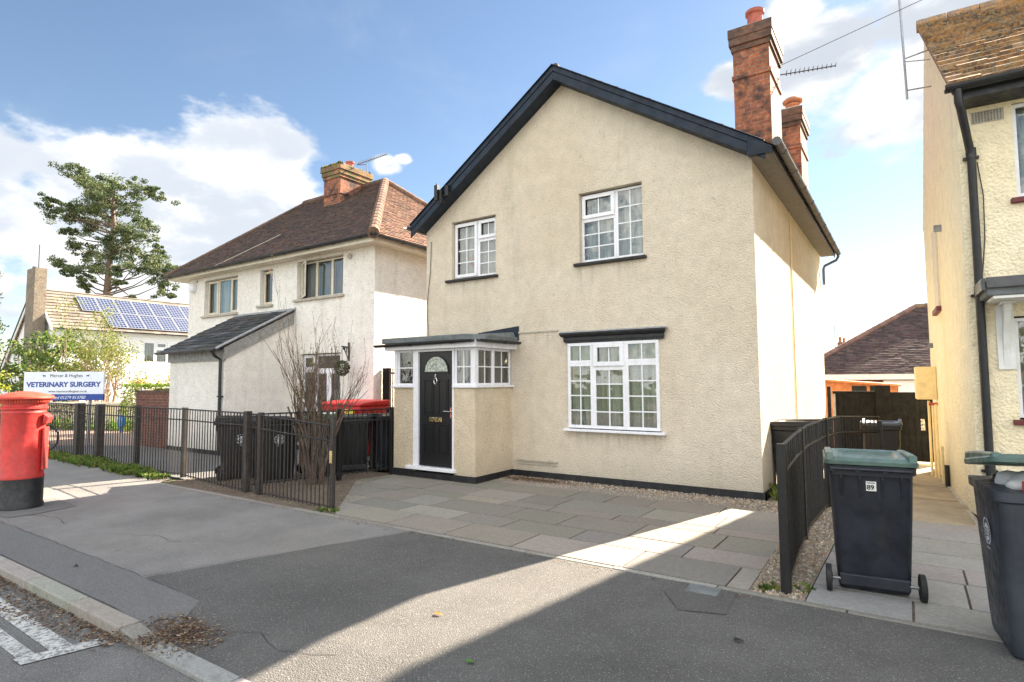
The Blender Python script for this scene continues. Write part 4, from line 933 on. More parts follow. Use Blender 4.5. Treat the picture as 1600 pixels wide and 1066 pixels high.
mb = MB(); mb.tube([q(-.34, 3.0, 6.35), q(-.42, 3.0, 10.2)], .017, 8); mb.tube([q(-.35, 3.0, 6.5), q(-.0, 3.05, 6.5)], .012, 6); mb.tube([q(-.36, 3.0, 7.05), q(-.0, 3.1, 7.15)], .012, 6); mb.tube([q(-.36, 3.0, 7.0), q(-.0, 3.1, 6.98)], .008, 6); mb.build('aerial_mast', 'galvanised', H3)

# ================================================================== FAR HOUSES
H4 = thing('solar_panel_house', 'white boarded house with solar panels on its roof and a buff brick chimney', 'house', (-44, 18, 0))
X4, Y4a, Y4b, E4 = -41.2, 13.3, 34.0, 5.0
mb = MB(); FE = Frame((X4, 0, 0), (0, 1, 0), (1, 0, 0))
wall_mesh(mb, FE, Y4a, Y4b, -1.5, E4, [(18.2, 19.7, 3.0, 4.4), (22.0, 23.2, 3.0, 4.4), (15.0, 16.4, 3.0, 4.4)], .08)
mb.face([(-50, Y4a, -1.5), (X4, Y4a, -1.5), (X4, Y4a, E4), (-44.0, Y4a, 7.45), (-50, Y4a, 1.6)]); mb.face([(X4, Y4b, -1.5), (-50, Y4b, -1.5), (-50, Y4b, 1.6), (-44.0, Y4b, 7.45), (X4, Y4b, E4)])
mb.build('wall', 'white_boarding', H4)
for a, b_ in ((18.2, 19.7), (22.0, 23.2), (15.0, 16.4)):
    m_ = (a+b_)/2; window(H4, FE, a, b_, 3.0, 4.4, [(a, m_, 3.0, 4.4, 1, 1, False), (m_, b_, 3.0, 3.95, 1, 1, False), (m_, b_, 3.95, 4.4, 1, 1, True)], d=-.03, fw_=.09, curtain='net_curtain')
rf = MB(); VV = Vector((-44.0-(X4+.35), 0, 7.5-(E4-.1)))
tile_roof(rf, (X4+.35, Y4a-.2, E4-.1), (0, 1, 0), VV, [(0, 0), (Y4b-Y4a+.4, 0), (Y4b-Y4a+.4, VV.length), (0, VV.length)], .40, .33, .05, [(.165, .145, .125), (.14, .122, .105), (.19, .165, .14)], jit=.15)
VV2 = Vector((-44.0-(-50.3), 0, 7.5-1.3)); tile_roof(rf, (-50.3, Y4b+.2, 1.3), (0, -1, 0), VV2, [(0, 0), (Y4b-Y4a+.4, 0), (Y4b-Y4a+.4, VV2.length), (0, VV2.length)], .6, .5, .05, [(.40, .30, .20), (.34, .25, .17)], jit=.15)
r4 = rf.build('roof', 'clay_tiles', H4)
mb = MB(); mb.prism([(-50.3, Y4a-.22, 1.15), (-44, Y4a-.22, 7.35), (-44, Y4a-.22, 7.62), (-50.3, Y4a-.22, 1.45)], (0, 0, 0), (0, .05, 0)); mb.prism([(-44, Y4a-.22, 7.35), (X4+.4, Y4a-.22, 4.75), (X4+.4, Y4a-.22, 5.02), (-44, Y4a-.22, 7.62)], (0, 0, 0), (0, .05, 0)); mb.build('barge_board', 'white_paint', H4)
mb = MB(); mb.prism([(-50.4, Y4a-.26, 1.3), (-44, Y4a-.26, 7.55), (-44, Y4a-.26, 7.68), (-50.4, Y4a-.26, 1.45)], (0, 0, 0), (0, .05, 0)); gutter(mb, (X4+.45, Y4b, E4-.08), (X4+.45, Y4a, E4-.08), .07); mb.build('gutter', 'black_gutter', H4)
Vn = VV.normalized(); Nn = Vector((0, 1, 0)).cross(Vn).normalized()
if Nn.z < 0: Nn = -Nn
o4 = Vector((X4+.35, Y4a-.2, E4-.1))
for row in range(2):
    for c_ in range(13):
        if row == 0 and c_ < 1: continue
        a = o4 + Vector((0, 2.0+c_*1.06, 0)) + Vn*(.30+row*1.62) + Nn*.10
        U_ = Vector((0, 1, 0)); mb = MB(); W_, H_ = 1.03, 1.58
        mb.prism([a, a+U_*W_, a+U_*W_+Vn*H_, a+Vn*H_], (0, 0, 0), Nn*.035); fr = mb.build('solar_panel', 'galvanised', r4)
        me = bpy.data.meshes.new('cells'); P_ = [a+U_*.03+Vn*.03, a+U_*(W_-.03)+Vn*.03, a+U_*(W_-.03)+Vn*(H_-.03), a+U_*.03+Vn*(H_-.03)]
        me.from_pydata([tuple(p+Nn*.038-ORG[r4.name]) for p in P_], [], [(0, 1, 2, 3)]); me.materials.append(M['solar_cells']); ul = me.uv_layers.new(name='UVMap'); ul.data.foreach_set('uv', [0, 0, 1, 0, 1, 1, 0, 1])
        fr.data.materials.append(M['solar_cells'])
        bm = bmesh.new(); bm.from_mesh(fr.data); uvl = bm.loops.layers.uv.verify(); vs = [bm.verts.new(v.co) for v in me.vertices]; fc = bm.faces.new(vs); fc.material_index = 1
        for l_, c2 in zip(fc.loops, ((0, 0), (1, 0), (1, 1), (0, 1))): l_[uvl].uv = c2
        bm.to_mesh(fr.data); bm.free()
mb = MB().box(-43.1, -41.8, 12.5, 13.07, -1.5, 8.45); c4 = mb.build('chimney', 'buff_brick', H4, uv=True)
mb = MB(); mb.tube([(-42.3, 12.8, 8.4), (-42.3, 12.8, 9.9)], .03, 6); mb.tube([(-42.9, 12.8, 8.4), (-42.9, 12.8, 8.65)], .12, 8); mb.build('flue', 'aerial_metal', c4)
mb = MB(); mb.prism([(-41.1, 23.2, 2.7), (-38.4, 23.2, 1.5), (-38.4, 23.2, 1.35), (-41.1, 23.2, 2.5)], (0, 0, 0), (0, 5, 0)); mb.build('porch_roof', 'lead', H4)
mb = MB().box(-41.1, -39, 23.4, 28, -1.5, 1.4); mb.build('porch_wall', 'buff_brick', H4, uv=True)

H5 = thing('tiled_bungalow', 'bungalow with a large dark brown hipped tile roof beyond the black gate', 'bungalow', (3, 34, -1.2))
rf = MB(); cols = [(.075, .05, .05), (.06, .042, .043), (.09, .062, .058), (.055, .04, .042)]
e5, a5 = 1.92, 5.35; VF = Vector((0, 5.2, a5-e5)); 
tile_roof(rf, (-4.6, 31, e5), (1, 0, 0), VF, [(0, 0), (16, 0), (10.8, VF.length), (5.1, VF.length)], .26, .15, .02, cols, jit=.28)
VL = Vector((5.1, 0, a5-e5)); tile_roof(rf, (-4.6, 41.4, e5), (0, -1, 0), VL, [(0, 0), (10.4, 0), (5.2, VL.length)], .26, .15, .02, cols)
rf.face([(11.4, 31, e5), (11.4, 41.4, e5), (6.2, 36.2, a5)], cols[0]); rf.face([(11.4, 41.4, e5), (-4.6, 41.4, e5), (.5, 36.2, a5), (6.2, 36.2, a5)], cols[0])
r5 = rf.build('roof', 'clay_tiles', H5)
ridge((-4.6, 31, e5+.03), (.5, 36.2, a5+.03), .13, .4, parent=r5, t=(.17, .10, .085)); ridge((.5, 36.2, a5+.03), (6.2, 36.2, a5+.03), .13, .4, parent=r5, t=(.17, .12, .08))
MB().box(-4.4, 11.2, 31.3, 41, -1.6, 1.75).build('wall', 'brown_brick', H5, uv=True)
MB().box(-4.55, 11.3, 31.02, 31.06, 1.66, 1.92).build('fascia', 'white_paint', H5)
mb = MB(); mb.box(-.9, .45, 31.2, 31.28, .3, 1.62); mb.build('window', 'white_upvc', H5)
H6 = thing('distant_chimney_house', 'distant red brick house, only its chimney showing beside the bungalow roof', 'house', (-6.2, 60, -1.3))
MB().box(-9.5, -3.2, 60, 66, -1.3, 2.2).build('wall', 'brown_brick', H6, uv=True)
mb = MB(); slabroof(mb, [(-9.8, 59.8, 2.2), (-3.0, 59.8, 2.2), (-3.0, 63, 4.0), (-9.8, 63, 4.0)]); slabroof(mb, [(-3.0, 66.2, 2.2), (-9.8, 66.2, 2.2), (-9.8, 63, 4.0), (-3.0, 63, 4.0)]); mb.build('roof', 'felt_roof', H6)
mb = MB().box(-5.1, -4.4, 59.9, 60.8, 2.0, 5.0); c6 = mb.build('chimney', 'orange_brick', H6, uv=True); mb = MB(); mb.lathe([(.12, 5.0), (.13, 5.5), (.08, 5.5)], -4.9, 60.3, 10); mb.lathe([(.1, 5.0), (.11, 5.4), (.08, 5.4)], -4.6, 60.3, 10); mb.build('chimney_pot', 'pot_orange', c6); MB().tube([(-5.3, 60.3, 4.4), (-5.3, 60.3, 6.6), (-4.9, 60.3, 6.6)], .03, 5).build('tv_aerial', 'aerial_metal', c6)
sh = thing('garden_shed', 'orange-brown timber shed with small windows showing over the gate', 'shed', (-1.8, 24.2, -.7))
MB().hexa([(-2.6, 24, -.8), (-.3, 24, -.8), (-.3, 26, -.8), (-2.6, 26, -.8), (-2.6, 24, 1.62), (-.3, 24, 1.44), (-.3, 26, 1.44), (-2.6, 26, 1.62)]).build('wall', 'shed_wood', sh)
MB().hexa([(-2.7, 23.8, 1.63), (-.2, 23.8, 1.43), (-.2, 26.2, 1.43), (-2.7, 26.2, 1.63), (-2.7, 23.8, 1.70), (-.2, 23.8, 1.50), (-.2, 26.2, 1.50), (-2.7, 26.2, 1.70)]).build('roof', 'shed_wood', sh)
mb = MB(); mb.box(-1.65, -1.2, 23.97, 23.99, 1.05, 1.45); mb.box(-1.1, -.8, 23.97, 23.99, 1.05, 1.45); mb.build('window', 'dark_room', sh)
FL = {'a': (-2.87, 3.29), 'b': (-2.23, 2.85), 'c': (-0.97, 4.02), 'd': (-6.39, 2.32)}

# ================================================================== FENCES, GATES
def railing(name, label, pts, ztop, zlow, posts, mat='black_iron', bar=.011, sp=.1, zbot=.05, post=.03, group='runs of iron railings', pm=None, rail=.012, zg=gz, bottom=True, posth=.03):
    t = thing(name, label, 'railings', (pts[0][0], pts[0][1], zg(*pts[0])), group)
    mb, mb2, mb3, br = MB(), MB(), MB(), MB()
    segs = list(zip(pts[:-1], pts[1:])); 
    def zt(f): return ztop[0]+(ztop[1]-ztop[0])*f if isinstance(ztop, tuple) else ztop
    tot = sum((Vector(b_)-Vector(a)).length for a, b_ in segs); acc = 0
    for a, b_ in segs:
        a, b_ = Vector(a), Vector(b_); L = (b_-a).length; f0, f1 = acc/tot, (acc+L)/tot; d = (b_-a)/L
        for zz, m_ in ((0, mb), (-zlow, mb2)):
            m_.tube([(a.x, a.y, zg(a.x, a.y)+zt(f0)+zz), (b_.x, b_.y, zg(b_.x, b_.y)+zt(f1)+zz)], rail, 4)
        if bottom: mb3.tube([(a.x, a.y, zg(a.x, a.y)+zbot), (b_.x, b_.y, zg(b_.x, b_.y)+zbot)], rail*.9, 4)
        k = sp*.5
        while k < L:
            p = a+d*k; br.tube([(p.x, p.y, zg(p.x, p.y)+zbot-.03), (p.x+random.uniform(-.006, .006), p.y, zg(p.x, p.y)+zt(f0+(f1-f0)*k/L)+.004)], bar, 6); k += sp
        acc += L
    mb.build('rail', mat, t); mb2.build('rail', mat, t); mb3.build('rail', mat, t); br.build('bars', mat, t)
    for pp in posts:
        px, py = pp[0], pp[1]; s_ = pp[2] if len(pp) > 2 else post; h = pp[3] if len(pp) > 3 else (zt(0)+posth)
        MB().box(px-s_, px+s_, py-s_, py+s_, zg(px, py)-.1, zg(px, py)+h).build('post', pm or mat, t, bevel=.005)
    return t
railing('railings', 'long run of dark iron railings on thick posts in front of the pebbledash house', [(-23, 5.6), (-16.6, 5.58), (-14.3, 5.5), (-12.6, 5.5), (-10.82, 5.50), (-8.45, 5.25)], 1.21, .19,
        [(-15.45, 5.56, .075), (-14.3, 5.52, .07), (-12.62, 5.52, .045), (-10.84, 5.53, .04), (-8.48, 5.28, .045), (-18, 5.6, .06)], mat='brown_iron', bar=.010, sp=.105)
railing('railings', 'short low railing panel with a chipped yellow latch around the bare shrub bed', [(-8.36, 5.27), (-6.30, 5.15)], (1.20, 1.10), .20, [(-8.12, 5.27, .035), (-6.32, 5.15, .028)], bar=.009, sp=.095, mat='brown_iron')
mb = MB(); mb.box(-6.35, -6.29, 5.115, 5.125, .60, .78); t_ = single(mb, 'gate_latch', 'brass', 'chipped yellow latch plate on the end post of the low railing panel', 'latch', (-6.32, 5.12, .6))
bpy.data.objects.remove(t_)
pl = MB(); pl.box(-6.345, -6.295, 5.112, 5.119, .62, .78); pl.build('latch_plate', 'brass', bpy.data.objects['railings.001'])
railing('railings', 'railing run with bins behind it, dividing the shrub bed from the neighbouring yard', [(-8.42, 5.32), (-8.25, 6.1), (-8.02, 7.0), (-7.83, 7.75)], 1.19, .19, [(-8.12, 6.75, .035), (-7.84, 7.7, .03)], bar=.009, sp=.095, zbot=.12)
railing('railings', 'dense black railings curving away beside the green-lidded bin toward the side gate', [(-.86, 5.12), (-.93, 6.2), (-.98, 7.4), (-.95, 8.6), (-.83, 9.5), (-.62, 10.2), (-.38, 10.55)], 1.15, .22, [(-.86, 5.12, .035, 1.17), (-.965, 6.9, .03, 1.17), (-.93, 8.8, .03, 1.17), (-.38, 10.55, .03, 1.1)], bar=.010, sp=.085, rail=.018)
t = thing('side_gate', 'tall narrow gate of black iron bars between the two cream houses', 'gate', (-10.1, 9.7, 0))
mb = MB()
for k in range(17): mb.tube([(-9.85+k*.115, 9.7, .1), (-9.85+k*.115, 9.7, 1.98)], .012, 6)
mb.build('bars', 'brown_iron', t)
MB().box(-10.14, -9.92, 9.66, 9.72, 0, 2.0).build('timber_post', 'fence_wood', t)
for z_ in (.2, 1.86): MB().box(-9.9, -8.02, 9.69, 9.71, z_, z_+.04).build('rail', 'brown_iron', t)
# wooden gates at the end of the side path
GY = 17.2; zb = gz(0, GY); t = thing('wooden_gates', 'pair of black boarded timber gates closing the side path', 'gate', (-.7, GY, zb))
def boards(x0, x1, z0, z1, y, name='gate_leaf', w=.12):
    mb = MB(); x = x0
    while x < x1-.01: mb.box(x+.003, min(x+w, x1)-.003, y, y+.02+random.uniform(0, .004), z0+random.uniform(0, .02), z1-random.uniform(0, .008)); x += w
    mb.box(x0, x1, y+.025, y+.05, z0, z1); return mb.build(name, 'fence_wood', t)
ztp = 1.36
boards(-1.62, -.64, zb+.05, ztp-.02, GY); g2 = boards(-.38, .62, zb+.05, ztp+.0, GY)
mb = MB(); mb.box(-.68, -.36, GY-.05, GY+.05, zb, ztp+.17); mb.build('post', 'fence_wood', t, bevel=.006)
mb = MB(); mb.box(-1.74, -1.66, GY-.05, GY+.05, zb, ztp+.14); mb.build('post', 'fence_wood', t); mb = MB(); mb.box(-1.62, -1.56, GY-.04, GY-.001, zb+.1, ztp-.05); mb.build('gate_batten', 'grey_wood', t)
MB().box(-1.62, -.68, GY-.02, GY+.07, ztp-.02, ztp+.02).build('rail', 'fence_wood', t)
mb = MB(); mb.box(.22, .30, GY-.012, GY, .45, .72); mb.build('lock_plate', 'chrome', t)
mb = MB(); mb.tube([(.26, GY-.01, .58), (.26, GY-.05, .58), (.19, GY-.05, .575)], .010, 6); mb.build('gate_handle', 'black_iron', t)
mb = MB(); mb.box(-.42, .48, GY-.5, GY-.38, zb+.0, zb+.05); single(mb, 'timber_plank', 'cream_paint', 'pale plank lying on the path at the foot of the black gates', 'plank', (0, GY-.5, zb))

# ================================================================== WHEELIE BINS
def rrect(w, d, z, r=.06, cy=0, n=4, cx=0):
    P = []
    for sx_, sy_, a0 in ((1, -1, -90), (1, 1, 0), (-1, 1, 90), (-1, -1, 180)):
        for k in range(n+1):
            a = R(a0+90*k/n); P.append((cx+sx_*(w/2-r)+r*math.cos(a), cy+sy_*(d/2-r)+r*math.sin(a), z))
    return P
def wheelie(label, loc, rot, body='bin_charcoal', lidm='bin_green', group='wheelie bins', emblem=None, sticker=None, lidang=0, liftz=0, wheels=True, sc=1.0):
    t = thing('wheelie_bin', label, 'wheelie bin', (0, 0, 0), group)
    mb = MB()
    mb.loft([rrect(.47, .49, .02, .04, .03), rrect(.485, .51, .05, .05, .03), rrect(.495, .545, .15, .05, .02), rrect(.51, .59, .35, .05, .012), rrect(.535, .65, .65, .05, .003), rrect(.555, .69, .93, .05, 0), rrect(.60, .73, .945, .055, 0), rrect(.605, .735, 1.0, .055, 0)])
    b = mb.build('body', body, t, smooth=True)
    # rim with shoulder ribs
    mb = MB()
    for x in (-.20, -.075, .075, .20): mb.prism([(x-.007, -.345, .93), (x-.007, -.368, .93), (x-.007, -.368, .90), (x-.007, -.338, .76)], (0, 0, 0), (.014, 0, 0))
    mb.box(-.26, .26, -.375, -.362, .925, .998); mb.build('moulded_rib', body, b)
    mb = MB(); mb.tube([(-.27, -.40, .975), (.27, -.40, .975)], .014, 8)
    for x in (-.26, -.09, .09, .26): mb.box(x-.015, x+.015, -.41, -.36, .955, .995)
    mb.build('handle', body, t)
    if wheels:
        mb = MB(); mb.tube([(-.31, -.26, .10), (.31, -.26, .10)], .014, 8); mb.build('axle', 'axle_steel', t)
        MB().box(-.235, .235, -.275, -.2, .055, .145).build('axle_housing', body, t, bevel=.01)
        for s_ in (-1, 1):
            wm = MB(); x = s_*.285
            pr = [(0, .0), (.03, .0), (.075, .012), (.085, .004), (.1, .006), (.1, .042), (.085, .046), (.075, .038), (.03, .048), (0, .048)]
            base = len(wm.v); n = 24
            for r_, dx in pr:
                for k in range(n): w_ = 2*math.pi*k/n; wm.v.append((x+s_*dx, -.26+r_*math.cos(w_), .10+r_*math.sin(w_)))
            for k in range(len(pr)-1):
                for q_ in range(n): wm.f.append((base+k*n+q_, base+k*n+(q_+1) % n, base+(k+1)*n+(q_+1) % n, base+(k+1)*n+q_)); wm.t.append(None)
            wm.build('wheel', 'rubber', t, smooth=True)
    # lid
    def LT(p):
        a = R(lidang); y, z = p[1]+.38, p[2]-1.0; return (p[0], -.38+y*math.cos(a)-z*math.sin(a), 1.0+liftz+y*math.sin(a)+z*math.cos(a))
    mb = MB(); rings = [rrect(.615, .75, 1.003, .055, -.005), rrect(.63, .765, 1.008, .06, -.005), rrect(.63, .765, 1.035, .06, -.005), rrect(.60, .73, 1.048, .06, -.005), rrect(.50, .62, 1.060, .08, -.005), rrect(.42, .52, 1.054, .07, -.005), rrect(.38, .48, 1.038, .06, -.005)]
    mb.loft([[LT(p) for p in rg] for rg in rings]); lid = mb.build('lid', lidm, t, smooth=True)
    for s_ in (-1, 1):
        mb = MB(); x = s_*.275; P_ = [(x-.028, -.385, 1.03), (x-.028, -.36, 1.095), (x-.028, -.05, 1.085), (x-.028, .34, 1.065), (x-.028, .37, 1.03)]
        mb.prism([LT(p) for p in P_], (0, 0, 0), (.056, 0, 0)); mb.build('lid_rib', lidm, lid, bevel=.012)
    if emblem:      # round council-style crest: ring of lettering with a shaggy head in it
        s_ = emblem; Fm = Frame((s_*.278, .02, .60), (0, s_, 0), (s_, 0, -.0)); mb = MB(); Fm.n = Vector((s_, 0, 0))
        def ep(u, w_, dd=.010): z = .60+w_; return (s_*(.2525+.0275*(z-.27)/.66+.001+.0)+s_*dd, .02+s_*u, z)
        for k in range(30):
            if k % 8 == 7: continue
            a, a2 = 2*math.pi*k/30, 2*math.pi*(k+.72)/30
            mb.face([ep(.072*math.cos(a), .10+.072*math.sin(a)), ep(.072*math.cos(a2), .10+.072*math.sin(a2)), ep(.086*math.cos(a2), .10+.086*math.sin(a2)), ep(.086*math.cos(a), .10+.086*math.sin(a))])
        rs = random.Random(5)
        pts_ = [((.052*(1+.18*rs.uniform(-1, 1)))*math.cos(2*math.pi*k/22), .10+(.055*(1+.18*rs.uniform(-1, 1)))*math.sin(2*math.pi*k/22)) for k in range(22)]
        mb.face([ep(u_, w_) for u_, w_ in pts_]); e_ = mb.build('crest', 'emblem_white', b)
        mb = MB()
        for (u_, w_, a, c_) in ((-.018, .115, .009, .006), (.018, .115, .009, .006), (0, .092, .008, .012), (0, .070, .018, .005), (-.035, .09, .004, .02), (.035, .09, .004, .02)):
            mb.face([ep(u_-a, w_-c_, .0115), ep(u_+a, w_-c_, .0115), ep(u_+a, w_+c_, .0115), ep(u_-a, w_+c_, .0115)])
        mb.build('crest_detail', 'ink', b)
        mb = MB()
        for k in range(6): mb.face([ep(-.035+k*.012, -.012), ep(-.027+k*.012, -.012), ep(-.027+k*.012, -.001), ep(-.035+k*.012, -.001)])
        mb.build('crest_caption', 'emblem_white', b)
    if sticker:
        Fs = Frame((0, -.350, 0), (1, 0, 0), (0, -1, 0)); mb = MB(); mb.fb(Fs, -.034, .034, -.012, .0, .81, .882); st = mb.build('number_sticker', 'white_label', b)
        text(sticker, 'number', .050, 'ink', b, Fs, -.030, .002, .822, bold=.001)
        mb = MB(); mb.fb(Fs, -.026, .026, .0005, .0012, .868, .874); mb.build('print', 'ink', b)
    t.location = loc; t.rotation_euler = (0, 0, R(rot)); t.scale = (sc, sc, sc)
    return t
wheelie('dark wheelie bin with a green lid and a white 89 sticker', (-.31, 5.68, .012), 7, emblem=None, sticker='89')
wb = wheelie('grey wheelie bin overflowing with rubbish under its raised green lid', (.66, 4.97, .0), 187, body='bin_grey', emblem=1, lidang=8, liftz=.07, wheels=False)
wheelie('dirty black wheelie bin by the railings, left of two with white crests', (-9.93, 6.02, 0), -28, body='bin_black', lidm='bin_black', emblem=1)
wheelie('black wheelie bin with white crest, right of the pair behind the front railings', (-9.28, 6.28, 0), -20, body='bin_black', lidm='bin_black', emblem=1)
wheelie('dark wheelie bin with a pale green lid behind the bare shrub', (-9.05, 7.15, 0), -12, body='bin_charcoal', lidm='bin_green')
wheelie('black wheelie bin in front of the red trade bin, second from the porch', (-8.82, 7.62, 0), 60, body='bin_black', lidm='bin_black')
wheelie('dark blue-black wheelie bin against the railings nearest the porch', (-8.42, 8.15, 0), 68, body='bin_charcoal', lidm='bin_black')
wheelie('black bin standing in front of the black timber gates, lid closed', (-.42, 12.2, gz(0, 12.2)), 180, body='bin_black', lidm='bin_grey', sc=1.0)
wheelie('black flat-lidded bin against the side wall, half hidden by the curving railings', (-1.38, 9.75, gz(0, 9.7)), 90, body='bin_black', lidm='bin_black')
# rubbish in the overflowing bin
def blob(name, mat, label, cat, c, r, n=10, sq=(1, 1, .8), amp=.25, seed=1):
    bm = bmesh.new(); bmesh.ops.create_icosphere(bm, subdivisions=3, radius=r); rs = random.Random(seed); ph = [rs.uniform(0, 6) for _ in range(9)]
    for v in bm.verts:
        p = v.co.normalized(); k = 1+amp*(math.sin(p.x*5+ph[0])*math.sin(p.y*6+ph[1])+.5*math.sin(p.z*11+ph[2])*math.sin(p.x*9+ph[3])); v.co = Vector((p.x*r*sq[0]*k, p.y*r*sq[1]*k, p.z*r*sq[2]*k))
    me = bpy.data.meshes.new(name); bm.to_mesh(me); bm.free(); me.materials.append(M[mat]); me.shade_smooth(); o = bpy.data.objects.new(name, me); C.objects.link(o); o.location = c
    return tag(o, label, cat)
blob('rubbish_bag', 'rag_paper', 'crumpled white rubbish bag bulging under the raised lid of the grey bin', 'rubbish bag', (.66, 4.92, 1.02), .17, sq=(1.15, 1.3, .45), seed=2)
blob('rubbish_bag', 'bin_black', 'small dark bag poking out at the left of the overflowing bin', 'rubbish bag', (.49, 5.08, 1.01), .07, sq=(.8, 1.5, .6), seed=4)
single(MB().box(.545, .60, 4.64, 4.70, .995, 1.06), 'red_carton', 'bin_red', 'small red carton on the rim of the overflowing bin', 'carton', (.57, 4.67, 1.0), bevel=.004)
mb = MB(); mb.box(.66, .95, 4.62, 4.72, .995, 1.02); single(mb, 'printed_packaging', 'ink', 'dark printed packaging lying along the front rim of the overflowing bin', 'packaging', (.8, 4.67, 1.0), bevel=.006)
# red trade bin
t = thing('trade_bin', 'large red trade bin with closed sloping lid and yellow label beside the glazed doors', 'bin', (-9.93, 8.62, 0))
mb = MB(); mb.loft([rrect(1.05, .62, .16, .05, 8.62, cx=-9.90), rrect(1.24, .74, 1.10, .05, 8.62, cx=-9.90), rrect(1.30, .80, 1.12, .05, 8.62, cx=-9.90), rrect(1.30, .80, 1.17, .05, 8.62, cx=-9.90)]); mb.build('body', 'bin_red', t, smooth=True)
mb = MB(); mb.prism([(-10.57, 8.2, 1.175), (-10.57, 9.04, 1.175), (-10.57, 9.02, 1.30), (-10.57, 8.5, 1.28), (-10.57, 8.2, 1.24)], (0, 0, 0), (1.34, 0, 0)); mb.build('lid', 'bin_red', t, bevel=.03)
Ft = Frame((-9.90, 8.19, 0), (1, 0, 0), (0, -1, 0)); MB().fb(Ft, .25, .52, .02, .04, 1.03, 1.12).build('label', 'yellow_label', t); text('INFO', 'label_print', .07, 'ink', t, Ft, .28, .045, 1.05) if False else None
mb = MB()
for k in range(3): mb.fb(Ft, .28, .49, .0405, .042, 1.045+k*.025, 1.052+k*.025)
mb.build('label_print', 'ink', t); MB().fb(Ft, -.55, .1, -.04, -.02, .98, 1.05).build('label', 'white_label', t)
for (x, y_) in ((-10.38, 8.4), (-9.43, 8.4), (-10.38, 8.85), (-9.43, 8.85)): MB().tube([(x-.02, y_, .08), (x+.02, y_, .08)], .08, 14).build('wheel', 'rubber', t)

# ================================================================== PILLAR BOX
bx, by = -10.11, 2.98; t = thing('pillar_box', 'red cast iron pillar box with black base on the pavement at the left edge', 'post box', (bx, by, 0))
N_ = 48
MB().lathe([(0, 0), (.262, 0), (.262, .05), (.250, .07), (.250, .405), (0, .405)], bx, by, N_).build('base', 'black_plinth', t, smooth=True)
MB().lathe([(0, .406), (.252, .406), (.255, .43), (.243, .455), (.243, 1.27), (.250, 1.29), (.243, 1.31), (.243, 1.325), (.262, 1.34), (.262, 1.365), (.245, 1.375), (.245, 1.41), (0, 1.41)], bx, by, N_).build('body', 'postbox_red', t, smooth=True)
cp = MB().lathe([(0, 1.411), (.262, 1.411), (.275, 1.43), (.275, 1.462), (.318, 1.47), (.328, 1.485), (.324, 1.505), (.30, 1.52), (.20, 1.553), (.08, 1.575), (0, 1.58)], bx, by, N_).build('cap', 'postbox_cap', t, smooth=True)
mb = MB()
for k in range(60):
    w_ = 2*math.pi*k/60; c_, s_ = math.cos(w_), math.sin(w_); a = Vector((c_, s_, 0)); b_ = Vector((-s_, c_, 0)); o = Vector((bx, by, 1.437))
    mb.prism([o+a*.272-b_*.008, o+a*.296-b_*.008, o+a*.296+b_*.008, o+a*.272+b_*.008], (0, 0, 0), (0, 0, .028))
mb.build('dentils', 'postbox_cap', cp)
da = R(62); dd = Vector((math.cos(da), math.sin(da), 0)); ds = Vector((-math.sin(da), math.cos(da), 0)); o = Vector((bx, by, 0))
mb = MB(); mb.prism([o+dd*.23-ds*.15+Vector((0, 0, 1.13)), o+dd*.275-ds*.15+Vector((0, 0, 1.13)), o+dd*.300-ds*.15+Vector((0, 0, 1.22)), o+dd*.24-ds*.15+Vector((0, 0, 1.275))], (0, 0, 0), ds*.30); mb.build('aperture_hood', 'postbox_red', t, bevel=.01)
mb = MB(); mb.prism([o+dd*.235-ds*.135+Vector((0, 0, .50)), o+dd*.262-ds*.135+Vector((0, 0, .50)), o+dd*.262-ds*.135+Vector((0, 0, 1.08)), o+dd*.235-ds*.135+Vector((0, 0, 1.08))], (0, 0, 0), ds*.27); dr = mb.build('door', 'postbox_red', t, bevel=.008)
mb = MB(); mb.tube([o+dd*.262+ds*.10+Vector((0, 0, .8)), o+dd*.272+ds*.10+Vector((0, 0, .8))], .02, 10); mb.build('lock', 'brass', dr)
sheet('postbox_surround', [(-10.5, 2.62), (-9.45, 2.66), (-9.40, 2.95), (-9.55, 3.45), (-10.5, 3.5)], 'road_tarmac', .006, .6)

# ================================================================== SIGN
sr = Vector((.829, .559, 0)).normalized(); sn = Vector((.559, -.829, 0)).normalized(); so_ = Vector((-18.12, 6.72, 0))
t = thing('surgery_sign', 'white and blue VETERINARY SURGERY sign board on two posts beyond the railings', 'sign', tuple(so_)); Fg = Frame(so_, sr, sn)
MB().fb(Fg, -1.73, .40, 0, .05, 1.40, 1.995).build('board', 'sign_white', t, bevel=.006)
MB().fb(Fg, -1.73, .40, 0, .051, 1.235, 1.399).build('blue_band', 'sign_blue', t, bevel=.004)
for u_ in (0, -1.35): MB().tube([Fg.p(u_, -.03, -.2), Fg.p(u_, -.03, 1.95)], .038, 10).build('post', 'galvanised', t)
text('VETERINARY SURGERY', 'heading', .178, 'sign_blue', t, Fg, -.665, .052, 1.60, 'CENTER', bold=.007, sx=1.08)
text('Mercer & Hughes', 'practice_name', .120, 'ink', t, Fg, -.60, .052, 1.855, 'CENTER', sx=1.02)
text('www.mercerandhughes.co.uk', 'web_address', .085, 'ink', t, Fg, -.55, .052, 1.45, 'CENTER')
text('Stansted 01279 813780', 'phone_number', .115, 'sign_white', t, Fg, -.62, .053, 1.275, 'CENTER', shear=.2)
mb = MB()
def sil(u0, z0, s_, fl=1):
    P_ = [(0, .0), (.015, .0), (.02, .03), (.075, .035), (.09, .0), (.105, .0), (.105, .05), (.12, .075), (.15, .08), (.145, .095), (.125, .10), (.115, .115), (.10, .09), (.03, .075), (.0, .085), (-.03, .075), (-.01, .06)]
    mb.prism([Fg.p(u0+fl*a*s_, .050, z0+b_*s_) for a, b_ in P_], (0, 0, 0), sn*.003)
